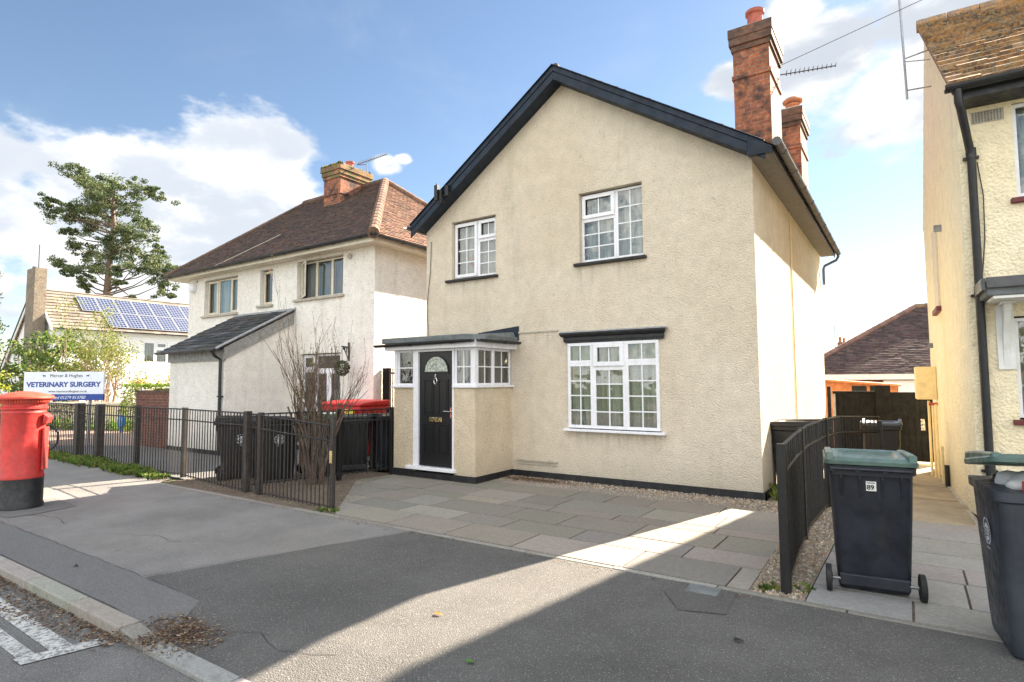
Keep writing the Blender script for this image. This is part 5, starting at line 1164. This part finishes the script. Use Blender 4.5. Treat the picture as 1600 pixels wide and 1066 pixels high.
sil(-1.16, 1.86, .55, -1); sil(-.06, 1.86, .55, 1); mb.build('animal_silhouette', 'ink', t)

# ================================================================== SMALL THINGS
t = thing('bicycle', 'bicycle leaning by the railings, only one wheel showing past the pillar box', 'bicycle', (-18.0, 5.35, 0))
br_ = Vector((.83, .55, 0)); b0 = Vector((-17.88, 5.75, 0)) 
def bp_(u, z, s_=0): return b0+br_*u+Vector((0, 0, z))+sn*s_
def wheel_at(u):
    n = 28; tr_ = MB().tube([bp_(u+.31*math.cos(2*math.pi*k/n), .33+.31*math.sin(2*math.pi*k/n)) for k in range(n+1)], .022, 8, cap=False).build('wheel', 'rubber', t, smooth=True)
    mb = MB()
    for k in range(16): mb.tube([bp_(u, .33), bp_(u+.295*math.cos(2*math.pi*k/16), .33+.295*math.sin(2*math.pi*k/16))], .0018, 4)
    mb.tube([bp_(u, .33, -.04), bp_(u, .33, .04)], .02, 8); mb.build('spokes', 'chrome', tr_)
wheel_at(-.02); wheel_at(-1.02)
mb = MB(); mb.tube([bp_(-.02, .33), bp_(-.2, .85), bp_(-.24, .98)], .016, 8); mb.tube([bp_(-.2, .83), bp_(-.62, .38), bp_(-.74, .85), bp_(-.2, .83)], .016, 8); mb.tube([bp_(-.74, .85), bp_(-1.02, .33), bp_(-.62, .38)], .011, 8); mb.build('frame', 'blue_plastic', t)
mb = MB(); mb.tube([bp_(-.24, .98, -.25), bp_(-.26, 1.0, 0), bp_(-.24, .98, .25)], .012, 8); mb.build('handlebar', 'black_iron', t)
MB().loft([rrect(.22, .10, 0, .04)]*1+[rrect(.26, .14, .05, .05)]).build('saddle', 'rubber', t).location = bp_(-.76, .88)-ORG[t.name]
mb = MB(); mb.box(-17.55, -15.73, 7.62, 7.84, -.1, 1.44); t = thing('brick_wall', 'low brown brick wall adjoining the lean-to porch of the white house', 'wall', (-16.4, 7.2, 0)); mb.build('brickwork', 'brown_brick', t, uv=True)
MB().box(-17.57, -15.73, 7.60, 7.86, 1.44, 1.49).build('coping', 'sooty_brick', t, uv=True)
t = thing('garden_wall', 'low cream garden wall with a flat coping beyond the vet sign', 'wall', (-26, 9.6, 0))
mb = MB().hexa([(-34, 5.6, -.3), (-22.9, 11.3, -.4), (-22.8, 11.5, -.4), (-34.1, 5.8, -.3), (-34, 5.6, .88), (-22.9, 11.3, .88), (-22.8, 11.5, .88), (-34.1, 5.8, .88)]); mb.build('walling', 'yellow_render', t)
mb = MB().hexa([(-34, 5.5, .881), (-22.85, 11.2, .881), (-22.7, 11.6, .881), (-34.1, 5.9, .881), (-34, 5.5, .97), (-22.85, 11.2, .97), (-22.7, 11.6, .97), (-34.1, 5.9, .97)]); mb.build('coping', 'cream_paint', t)
mb = MB(); mb.lathe([(0, .0), (.05, 0), (.07, .18), (.12, .24), (.13, .42), (.08, .55), (.05, .6), (0, .61)], -22.3, 9.25, 14); single(mb, 'garden_ornament', 'blue_plastic', 'small bright blue ornament among the flower bed plants', 'ornament', (-22.3, 9.25, 0), smooth=True)
mb = MB(); mb.tube([(-1.8, 11.4, 7.42), (1.5, 10.6, 7.66), (6, 9.5, 8.3), (11, 8.4, 9.3)], .005, 5); single(mb, 'overhead_cable', 'black_iron', 'thin overhead cable running from the tall chimney to the upper right', 'cable', (-1.8, 11.4, 7.4))
mb = MB(); mb.box(-1.55, -1.30, 4.74, 4.92, -.04, .016); single(mb, 'inspection_cover', 'felt_roof', 'small square cover set in the patched tarmac at the drive edge', 'cover', (-1.42, 4.83, 0), bevel=.004)

# ================================================================== VEGETATION
rnd = random.Random(12)
def leafq(mb, p, s_, t, flat=0, asp=.6):
    a = Vector((rnd.gauss(0, 1), rnd.gauss(0, 1), rnd.gauss(0, 1)*(1-flat))).normalized(); b_ = a.cross(Vector((rnd.gauss(0, 1), rnd.gauss(0, 1), rnd.gauss(0, 1)+.01))).normalized()
    p = Vector(p); mb.face([p-a*s_, p-b_*s_*asp, p+a*s_, p+b_*s_*asp], t)
def rv(c, a=.25): k = 1+rnd.uniform(-a, a); return tuple(max(.004, x*k*(1+rnd.uniform(-.08, .08))) for x in c)
def clump(mb, c, r, n, s_, cols, sq=(1, 1, .75), asp=.6):
    c = Vector(c); base = rnd.choice(cols)
    for _ in range(n):
        d = Vector((rnd.gauss(0, 1), rnd.gauss(0, 1), rnd.gauss(0, 1))).normalized(); k = r*(rnd.random()**.45)
        leafq(mb, (c.x+d.x*k*sq[0], c.y+d.y*k*sq[1], c.z+d.z*k*sq[2]), s_*rnd.uniform(.6, 1.3), rv(base if rnd.random() < .7 else rnd.choice(cols), .3), asp=asp)
# big pine
RT = Vector((.829, .559, 0)); AW = Vector((-.559, .829, 0)); pb = Vector((-67.8, 26.2, 0)); K = .0655
def pz(px, py, dep=0): return pb + RT*((px-165)*K) + AW*dep + Vector((0, 0, 1.68+(600-py)*K))
PC = [(103,262,12),(118,266,11),(127,280,13),(141,291,14),(154,299,13),(169,290,12),(194,284,13),(183,303,15),(208,302,13),(222,297,10),(231,295,7),(158,310,13),(135,321,12),(107,320,9),(82,313,7),(84,330,11),(98,336,11),(112,338,12),(127,332,13),(118,358,10),(146,345,14),(169,352,12),(151,326,13),(175,323,14),(197,321,15),(208,338,12),(222,349,12),(214,366,12),(237,377,10),(203,379,13),(183,388,14),(160,388,14),(132,392,12),(124,383,9),(99,411,9),(107,424,9),(127,412,13),(146,412,13),(169,408,14),(197,405,15),(220,400,14),(237,405,13),(254,419,13),(266,424,9),(242,428,12),(259,445,11),(254,462,9),(220,420,12),(199,430,10),(203,446,7),(144,450,6),(152,442,8),(135,428,9),(197,464,5),(110,364,8),(240,390,8),(190,365,9),(165,372,10)]
t = thing('pine_tree', 'tall lopsided pine with layered dark green branches towering behind the solar panel house', 'tree', tuple(pb))
fo = MB(); li = MB(); GR = [(.095, .125, .06), (.12, .15, .068), (.065, .09, .045), (.15, .165, .08)]
tr = [(165, 640, .42), (166, 480, .36), (168, 430, .30), (170, 390, .26), (173, 350, .22), (170, 320, .17), (172, 295, .10)]
MB().tube([pz(a, b_) for a, b_, r_ in tr], [r_ for a, b_, r_ in tr], 12, (.17, .12, .095)).build('trunk', 'bark', t, smooth=True)
for (x, y_, r_) in PC:
    dep = rnd.uniform(-2.2, 2.2)*(1-abs(x-170)/170); c = pz(x, y_, dep); r_ = r_*K*1.22
    for k in range(11): clump(fo, c+Vector((rnd.gauss(0, r_*.55), rnd.gauss(0, r_*.7), rnd.gauss(0, r_*.45))), r_*rnd.uniform(.35, .75), 92, .105, GR, (1, 1, .6), .5)
    ty = min(600, y_+rnd.uniform(15, 45)*(.4+abs(x-170)/90)); ty = max(300, min(470, ty)); a = pz(168, ty); mid = a.lerp(c, .55)+Vector((0, 0, -.35))
    li.tube([a, mid, c], [.09, .055, .02], 5, (.13, .095, .075))
li.tube([pz(168, 452), pz(185, 450), pz(200, 462)], [.16, .1, .04], 6, (.13, .09, .07))
fo.build('crown', 'needles', t); li.build('limbs', 'bark', t)
# branching helper
def grow(mb, tips, p, d, L, r, lev, spread=.5, upw=.25, kids=(2, 3), col=(.20, .15, .11), seg=4, wob=.12, curve=None):
    p = Vector(p); d = Vector(d).normalized(); pts = [p]; rs = [r]
    for k in range(seg):
        d = (d+Vector((rnd.gauss(0, wob), rnd.gauss(0, wob), rnd.gauss(0, wob)))+Vector((0, 0, upw))*.35).normalized(); p = p+d*(L/seg); pts.append(p); rs.append(max(.0022, r*(1-.62*(k+1)/seg)))
    mb.tube(pts, rs, 7 if r > .012 else 4, rv(col, .2)); 
    if lev == 0: tips.append((pts[-1], d)); tips.append((pts[-2], d)); return
    for k in range(rnd.randint(*kids)):
        i = rnd.randint(1, seg); nd = (d+Vector((rnd.gauss(0, spread), rnd.gauss(0, spread), rnd.gauss(0, spread*.6)+upw))).normalized()
        grow(mb, tips, pts[i], nd, L*rnd.uniform(.45, .8), max(.0032, rs[i]*.72), lev-1, spread, upw, kids, col, seg, wob)
    tips.append((pts[-1], d))
# bare shrub in the bed
sb = Vector((-8.22, 6.32, 0)); t = thing('bare_shrub', 'large leafless multi-stemmed shrub with upright budding twigs behind the low railings', 'shrub', tuple(sb))
mb = MB(); tips = []
for k in range(16):
    an = 2*math.pi*k/16+rnd.uniform(-.2, .2); lean = rnd.uniform(.06, .42); base = sb+Vector((.11*math.cos(an), .09*math.sin(an), 0))
    grow(mb, tips, base, (math.cos(an)*lean*1.6, math.sin(an)*lean*1.0, 1), rnd.uniform(1.15, 1.6), rnd.uniform(.024, .038), 3, .30, .36, (2, 4), (.125, .09, .07), 6, .10)
mb.build('stems', 'bark', t)
bd = MB()
for p, d in tips:
    if rnd.random() < .75:
        s_ = rnd.uniform(.010, .020); d = d.normalized(); a = d.orthogonal().normalized()*s_*.4; b_ = d.cross(a).normalized()*s_*.4
        cc = rv((.30, .17, .10) if rnd.random() < .8 else (.22, .24, .08), .25)
        for q1, q2 in ((a, b_), (b_, -a), (-a, -b_), (-b_, a)): bd.face([p, p+d*s_+q1, p+d*s_*2.6], cc); bd.face([p, p+d*s_+q1, p+d*s_+q2], cc); bd.face([p+d*s_+q1, p+d*s_+q2, p+d*s_*2.6], cc)
bd.build('buds', 'litter', t)
# topiary ball
t = thing('hanging_basket', 'round planted ball hanging by the glazed doors of the white house', 'hanging basket', (-10.77, 9.0, 1.8)); bc = Vector((-10.77, 9.0, 2.0)); mb = MB()
for k in range(900):
    d = Vector((rnd.gauss(0, 1), rnd.gauss(0, 1), rnd.gauss(0, 1))).normalized(); leafq(mb, bc+d*rnd.uniform(.13, .185), .022, rv((.06, .075, .035), .4))
mb.build('foliage', 'leaf', t); MB().tube([bc+Vector((0, 0, .15)), (-10.77, 8.99, 2.5)], .006, 5).build('chain', 'black_iron', t)

# garden trees and shrubs beyond the sign
def bush(name, label, cat, c, rad, h, n, s_, cols, stems=5, z0=.3, group=None, cr=.38, stemcol=(.16, .12, .09), per=46):
    c = Vector(c); t = thing(name, label, cat, tuple(c), group); f_ = MB(); st = MB()
    for k in range(n):
        w_ = rnd.uniform(0, 6.283); rr_ = rad*math.sqrt(rnd.random())*.9; zz = z0+(h-z0)*rnd.random(); q_ = 1-.45*abs((zz-z0)/(h-z0)-.45)
        p = c+Vector((math.cos(w_)*rr_*q_, math.sin(w_)*rr_*q_, zz)); clump(f_, p, cr*rad*rnd.uniform(.5, 1.0), per, s_, cols)
        if k % 3 == 0: m_ = c.lerp(p, .5)+Vector((0, 0, .1)); st.tube([c+Vector((rnd.gauss(0, .1), rnd.gauss(0, .1), 0)), m_, p], [.05*rad/1.5, .03*rad/1.5, .01], 5, rv(stemcol))
    f_.build('foliage', 'leaf', t); st.build('stems', 'bark', t); return t
G1_ = [(.06, .11, .025), (.09, .15, .035), (.13, .19, .05), (.04, .07, .02)]
bush('broadleaf_shrub', 'tall glossy green shrub in front of the solar panel house, left of the spring tree', 'shrub', (-31.6, 10.4, -.1), 1.55, 4.0, 70, .085, G1_)
bush('broadleaf_shrub', 'bushy mid-green shrub directly above the left end of the sign', 'shrub', (-29.3, 8.6, 0), 1.2, 3.3, 46, .075, [(.10, .15, .04), (.14, .18, .05), (.07, .10, .03)])
bush('privet_shrub', 'yellow-green shrub at the left edge above the pillar box', 'shrub', (-23.9, 6.0, 0), .75, 2.15, 40, .05, [(.25, .28, .05), (.32, .32, .06), (.16, .20, .04)])
t = thing('conifer', 'feathery dark conifer cut off by the left edge', 'tree', (-28.9, 7.0, 0)); f_ = MB()
for k in range(85):
    z_ = .6+5.6*(k/85); rr_ = 1.0*(1-.65*z_/6.6); w_ = rnd.uniform(0, 6.283); clump(f_, (-28.9+math.cos(w_)*rr_*rnd.uniform(.2, 1), 7.0+math.sin(w_)*rr_*rnd.uniform(.2, 1), z_), .30, 60, .07, [(.07, .09, .03), (.13, .12, .04), (.05, .07, .025), (.18, .15, .06)], (1, 1, .8), .3)
f_.build('foliage', 'leaf', t); MB().tube([(-28.9, 7, -.1), (-28.9, 7, 6)], [.12, .02], 8, (.15, .1, .07)).build('trunk', 'bark', t)
c = Vector((-27.9, 10.6, -.1)); t = thing('spring_tree', 'small spreading tree with pale branches and sparse yellow-green leaves behind the sign', 'tree', tuple(c)); mb = MB(); tips = []
for k in range(7):
    an = k*.9; grow(mb, tips, c+Vector((.15*math.cos(an), .15*math.sin(an), 0)), (math.cos(an)*.55, math.sin(an)*.55, 1), rnd.uniform(1.9, 2.6), .075, 3, .5, .12, (3, 4), (.30, .22, .17), 5, .12)
mb.build('trunk', 'bark', t); f_ = MB()
for p, d in tips:
    if p.z > 1.9:
        for k in range(11): leafq(f_, p+Vector((rnd.gauss(0, .16), rnd.gauss(0, .16), rnd.gauss(0, .13))), .045, rv(rnd.choice([(.20, .22, .06), (.16, .20, .055), (.24, .22, .08)]), .25))
f_.build('crown', 'leaf', t)
bush('orange_shrub', 'orange-brown leaved shrub behind the clipped hedge', 'shrub', (-25.0, 12.6, -.1), 1.3, 2.6, 36, .055, [(.34, .19, .06), (.30, .24, .07), (.22, .20, .06)])
bush('orange_shrub', 'low yellowish shrub spreading left of the clipped hedge', 'shrub', (-24.9, 11.0, -.1), .9, 1.9, 26, .05, [(.32, .28, .08), (.36, .24, .10), (.20, .24, .06)])
t = thing('clipped_hedge', 'bright green clipped hedge beside the brown brick wall', 'hedge', (-18.6, 8.6, 0)); f_ = MB()
for k in range(7000):
    u_, v_, w_ = rnd.random(), rnd.random(), rnd.random(); s_ = rnd.choice((0, 1, 2))
    if s_ == 0: v_ = rnd.uniform(-.03, .08)
    elif s_ == 1: w_ = 1-rnd.random()*.06
    else: u_ = rnd.choice((rnd.uniform(-.02, .05), rnd.uniform(.95, 1.02)))
    leafq(f_, (-22.6+3.6*u_, 9.3+.9*v_+1.2*u_, 1.66*w_), .035, rv(rnd.choice([(.16, .22, .04), (.22, .27, .05), (.10, .15, .03)]), .3))
f_.build('foliage', 'leaf', t); MB().box(-21.9, -19.6, 10.1, 10.6, 0, 1.5).build('stems', 'earth', t)
# flower bed beyond the paving
f_ = MB()
for k in range(2600):
    u_ = rnd.random(); x = -32+10.5*u_; y_ = 7.0+4.0*u_+rnd.uniform(-.2, .5)-.6; z_ = abs(rnd.gauss(0, .17)); leafq(f_, (x, y_, z_+.02), .06, rv(rnd.choice([(.13, .24, .04), (.20, .30, .06), (.30, .34, .08), (.08, .14, .03)]), .3))
o = kind(f_.build('flower_bed', 'leaf'), 'stuff'); o['label'] = 'bright green low plants along the foot of the cream garden wall'; o['category'] = 'plants'
# climbing plant on the garden wall: dotted with pale flowers
f_ = MB()
for k in range(1700):
    u_ = rnd.random(); leafq(f_, (-32.5+9.3*u_, 6.26+4.95*u_, rnd.uniform(.25, .98)), .05, rv(rnd.choice([(.12, .10, .08), (.10, .14, .06), (.5, .42, .42)]), .3))
o = kind(f_.build('climbing_plant', 'leaf'), 'stuff'); o['label'] = 'sprawling climber with pale flowers over the garden wall'; o['category'] = 'plants'
# weeds along the railings
def weeds(name, label, pts, n, spread, h, cols):
    mb = MB()
    for k in range(n):
        i = rnd.randrange(len(pts)-1); a, b_ = pts[i], pts[i+1]; u_ = rnd.random(); x = a[0]+(b_[0]-a[0])*u_+rnd.gauss(0, spread*.4); y_ = a[1]+(b_[1]-a[1])*u_+rnd.gauss(0, spread)
        dens = .5+.5*math.sin(x*2.1)*math.sin(x*.9+2)
        if rnd.random() > dens+.25: continue
        hh = h*rnd.uniform(.3, 1.1)*(.6+dens*.6); t_ = rv(rnd.choice(cols), .3)
        for q_ in range(rnd.randint(3, 6)):
            dx, dy = rnd.gauss(0, .5)*hh, rnd.gauss(0, .5)*hh; w_ = rnd.uniform(.006, .014); an = rnd.uniform(0, 3.1); ax_, ay_ = math.cos(an)*w_, math.sin(an)*w_
            z0_ = gz(x, y_); mb.face([(x-ax_, y_-ay_, z0_), (x+ax_, y_+ay_, z0_), (x+dx*.6+ax_*1.3, y_+dy*.6+ay_*1.3, z0_+hh*.7), (x+dx, y_+dy, z0_+hh), (x+dx*.6-ax_*1.3, y_+dy*.6-ay_*1.3, z0_+hh*.7)], t_)
    o = kind(mb.build(name, 'leaf'), 'stuff'); o['label'] = label; o['category'] = 'weeds'; return o
WC = [(.10, .17, .035), (.16, .23, .05), (.07, .11, .03), (.22, .22, .07)]
weeds('weeds', 'green weeds and grass growing along the foot of the long railings', [(-17, 5.40), (-14.5, 5.36), (-12.5, 5.28), (-10.9, 5.22)], 1700, .10, .15, WC)
weeds('weeds', 'small weeds at the foot of the railing post by the drive', [(-1.05, 5.08), (-.72, 5.3)], 90, .05, .10, WC)
weeds('weeds', 'few weeds at the foot of the shrub bed post', [(-6.5, 5.08), (-6.2, 5.12)], 50, .05, .07, WC)
weeds('weeds', 'plants at the foot of the sunlit side wall', [(-1.55, 8.9), (-1.45, 9.6)], 110, .07, .22, [(.20, .22, .05), (.12, .16, .04)])
# litter and gravel
def scatter(name, label, cat, mat, pts, s_, cols, up=.5):
    mb = MB()
    for (x, y_, z_) in pts:
        a = rnd.uniform(0, 6.283); L_ = s_*rnd.uniform(.5, 1.5); w_ = L_*rnd.uniform(.2, .5); tl = rnd.uniform(-up, up)*L_; ca, sa = math.cos(a), math.sin(a); b2 = rnd.uniform(-up, up)*L_
        mb.face([(x-ca*L_, y_-sa*L_, z_+abs(tl)*.5), (x+sa*w_, y_-ca*w_, z_+.002+abs(b2)*.3), (x+ca*L_, y_+sa*L_, z_+abs(tl)), (x-sa*w_, y_+ca*w_, z_+.002)], rv(rnd.choice(cols), .35))
    o = kind(mb.build(name, mat), 'stuff'); o['label'] = label; o['category'] = cat; return o
LC = [(.12, .065, .04), (.08, .05, .032), (.17, .10, .055), (.26, .19, .12), (.05, .035, .025)]
P_ = []
for k in range(3000):
    x = rnd.uniform(-9, -4.5); w_ = rnd.random()**1.6; P_.append((x, 1.925-.23*w_*(1+.3*math.sin(x*3)), -.072+rnd.random()*.014*(1-w_)))
scatter('leaf_litter', 'brown leaf litter and twigs lying along the foot of the kerb', 'leaves', 'litter', P_, .014, LC)
P_ = []
for k in range(1500):
    x, y_ = rnd.gauss(-4.22, .17), rnd.gauss(2.17, .09)
    if abs(x+4.22) > .42: continue
    hgt = .024*math.exp(-((x+4.22)/.2)**2-((y_-2.15)/.1)**2); P_.append((x, y_, gz(x, y_)+.012+hgt*rnd.random()))
for k in range(500): P_.append((rnd.gauss(-4.4, .16), rnd.gauss(1.97, .06), -.040+rnd.random()*.012))
scatter('leaf_litter', 'heap of dry brown leaves where the kerb drops', 'leaves', 'litter', P_, .013, LC)
P_ = []
for k in range(3800):
    x, y_ = rnd.uniform(-10.4, -6.1), rnd.uniform(5.0, 7.7)
    if y_ > 5.5 and (x < -8.6+.3*(y_-5.5) or x > -6.1-.68*(y_-5.0)): continue
    if x > -6.15-.68*(y_-5.0): continue
    P_.append((x, y_, .012+rnd.random()*.008))
scatter('leaf_litter', 'leaf litter and grit covering the soil of the shrub bed', 'leaves', 'litter', P_, .016, LC+[(.35, .32, .27)])
P_ = [(rnd.gauss(-5.35, .42), 8.60-abs(rnd.gauss(0, .15)), .012+rnd.random()*.03) for k in range(1300)] + [(rnd.uniform(-7.9, -6.0), rnd.uniform(7.6, 7.68)-.0, .02) for k in range(60)]
P_ = [p for p in P_ if p[0] > -5.85 or p[1] < 7.7]
scatter('leaf_litter', 'drift of dry leaves in the corner between porch and front wall', 'leaves', 'litter', P_, .020, LC)
P_ = [(rnd.uniform(-13, -10.3), rnd.gauss(5.12, .07), .008+rnd.random()*.01) for k in range(900)] + [(rnd.uniform(-10.3, -1), 4.9-abs(rnd.gauss(0, .05)), .008) for k in range(260)]
scatter('leaf_litter', 'thin line of litter along the back edge of the pavement', 'leaves', 'litter', P_, .014, LC)
def pebbles(name, label, region, n, s_):
    mb = MB()
    for k in range(n):
        x, y_ = region(); z_ = gz(x, y_)+.012; r_ = s_*rnd.uniform(.5, 1.4); t_ = rv(rnd.choice([(.30, .25, .19), (.20, .16, .12), (.42, .37, .30), (.24, .20, .18), (.36, .26, .18)]), .3); a = rnd.uniform(0, 6.28)
        q_ = [(x+r_*math.cos(a+1.57*i), y_+r_*math.sin(a+1.57*i)*rnd.uniform(.6, 1), z_-.004) for i in range(4)]; tp = (x, y_, z_+r_*.75)
        for i in range(4): mb.face([q_[i], q_[(i+1) % 4], tp], t_)
    o = kind(mb.build(name, 'pebbles'), 'stuff'); o['label'] = label; o['category'] = 'gravel'; return o
def reg1(): x = rnd.uniform(-5.9, -1.0); return x, rnd.uniform(8.02 if x > -5 else 8.25, 8.77)
pebbles('gravel', 'gravel strip along the foot of the cream front wall', reg1, 5200, .014)
def reg2():
    y_ = rnd.uniform(5.02, 9.0); return rnd.uniform(-1.10-.04*(y_-5), -.73), y_
pebbles('gravel', 'gravel strip under the dense black railings', reg2, 4200, .014)
# tar seams along the joins of the resurfaced tarmac, and old cracks
def seam(name, pts, w, z=.010, mat='rubber', jit=.012):
    mb = MB(); L_ = []
    for (a, b_) in zip(pts[:-1], pts[1:]):
        n_ = max(2, int((Vector(b_)-Vector(a)).length/.12))
        for k in range(n_): L_.append(Vector(a).lerp(Vector(b_), k/n_)+Vector((rnd.gauss(0, jit), rnd.gauss(0, jit))))
    L_.append(Vector(pts[-1]))
    for a, b_ in zip(L_[:-1], L_[1:]):
        d = (b_-a).normalized(); nn = Vector((-d.y, d.x))*w*rnd.uniform(.4, 1); mb.face([(*(a-nn), gz(*a)+z), (*(b_-nn), gz(*b_)+z), (*(b_+nn), gz(*b_)+z), (*(a+nn), gz(*a)+z)])
    kind(mb.build(name, mat), 'structure')
seam('tarmac_seam', [(-5.58, 2.53), (-5.05, 3.97), (-4.72, 4.92)], .004, .0095)
seam('tarmac_seam', [(-14, 2.585), (-5.62, 2.53), (-4.65, 2.49)], .004, .0095, jit=.006)
seam('tarmac_crack', [(-7.5, 3.0), (-6.9, 3.3), (-6.6, 3.25), (-6.2, 3.5)], .003, .003, jit=.03)
seam('tarmac_crack', [(-9.4, 2.9), (-8.9, 3.05), (-8.5, 2.95)], .004, .003, jit=.03)
seam('tarmac_crack', [(-4.1, 2.3), (-3.7, 2.42), (-3.4, 2.36), (-3.0, 2.5)], .003, .009, jit=.02)
# grit, twigs and crumbs strewn over the pavement and drive
P_ = [(rnd.uniform(-12, 2.5), rnd.uniform(2.1, 4.9), .012) for k in range(900)]+[(rnd.uniform(-7, -1.3), rnd.uniform(5.1, 8), .022) for k in range(260)]
P_ = [(x, y_, gz(x, y_)+z_) for x, y_, z_ in P_]
scatter('grit', 'tiny twigs and crumbs strewn over the pavement and drive', 'grit', 'litter', P_, .006, [(.06, .05, .04), (.22, .18, .13), (.38, .36, .33), (.10, .07, .04)])
P_ = []
for k in range(700):
    y_ = rnd.choice([5.0, 5.58, 6.02, 6.6, 6.89, 7.47, 7.98]); x = rnd.uniform(-6.5, -1.2)
    if math.sin(x*3.1+y_*5)+math.sin(x*7.3) > .6: P_.append((x, y_+rnd.gauss(0, .006), .019))
scatter('joint_moss', 'moss and tiny weeds in the joints of the paving slabs', 'moss', 'litter', P_, .008, [(.08, .12, .03), (.12, .14, .05), (.05, .05, .03)])
# loose leaves lying on the pavement
def fallen(label, x, y_, s_, c_, rot):
    mb = MB(); n_ = 9; P2 = []
    for k in range(n_): w_ = 2*math.pi*k/n_; r_ = s_*(1+.25*math.cos(3*w_)); P2.append((x+r_*math.cos(w_+rot)*1.0, y_+r_*.55*math.sin(w_+rot), gz(x, y_)+.014+.010*abs(math.sin(w_))))
    mb.face(P2, c_); single(mb, 'fallen_leaf', 'leaf', label, 'leaf', (x, y_, gz(x, y_)+.01))
fallen('orange leaf lying in the strip of sunlight', *FL['a'], .035, (.55, .20, .05), .3)
fallen('green leaf on the shaded tarmac below the sunlit strip', *FL['b'], .032, (.10, .22, .05), .8)
fallen('dark curled leaf on the tarmac near the patched square', *FL['c'], .035, (.03, .035, .02), .2)
fallen('small dark leaf by the kerb band at the left', *FL['d'], .03, (.04, .05, .02), .5)

# trees and a hedge across the road, behind the photographer: what the window panes mirror
for (x, y_, h, r_, lb) in ((-9, -16, 8, 2.6, 'leafy tree across the road opposite the front door'), (-2.5, -18, 9.5, 3.0, 'tallest leafy tree across the road, mirrored in the upper windows'), (5.5, -16, 7.5, 2.6, 'leafy tree across the road opposite the wheelie bins')):
    t = thing('street_tree', lb, 'tree', (x, y_, 0), 'trees across the road'); f_ = MB(); st = MB()
    st.tube([(x, y_, -.1), (x+.1, y_, h*.4), (x, y_+.1, h*.8)], [.22, .15, .05], 8, (.15, .12, .09))
    for k in range(46):
        w_ = rnd.uniform(0, 6.283); rr_ = r_*math.sqrt(rnd.random()); zz = h*(.32+.66*rnd.random()); p = Vector((x+math.cos(w_)*rr_, y_+math.sin(w_)*rr_, zz)); clump(f_, p, .75, 40, .13, [(.10, .13, .04), (.15, .17, .06), (.07, .09, .03)])
        if k % 3 == 0: st.tube([(x+.05, y_, zz*.7), p], [.06, .015], 5, (.15, .12, .09))
    f_.build('crown', 'leaf', t); st.build('trunk', 'bark', t)
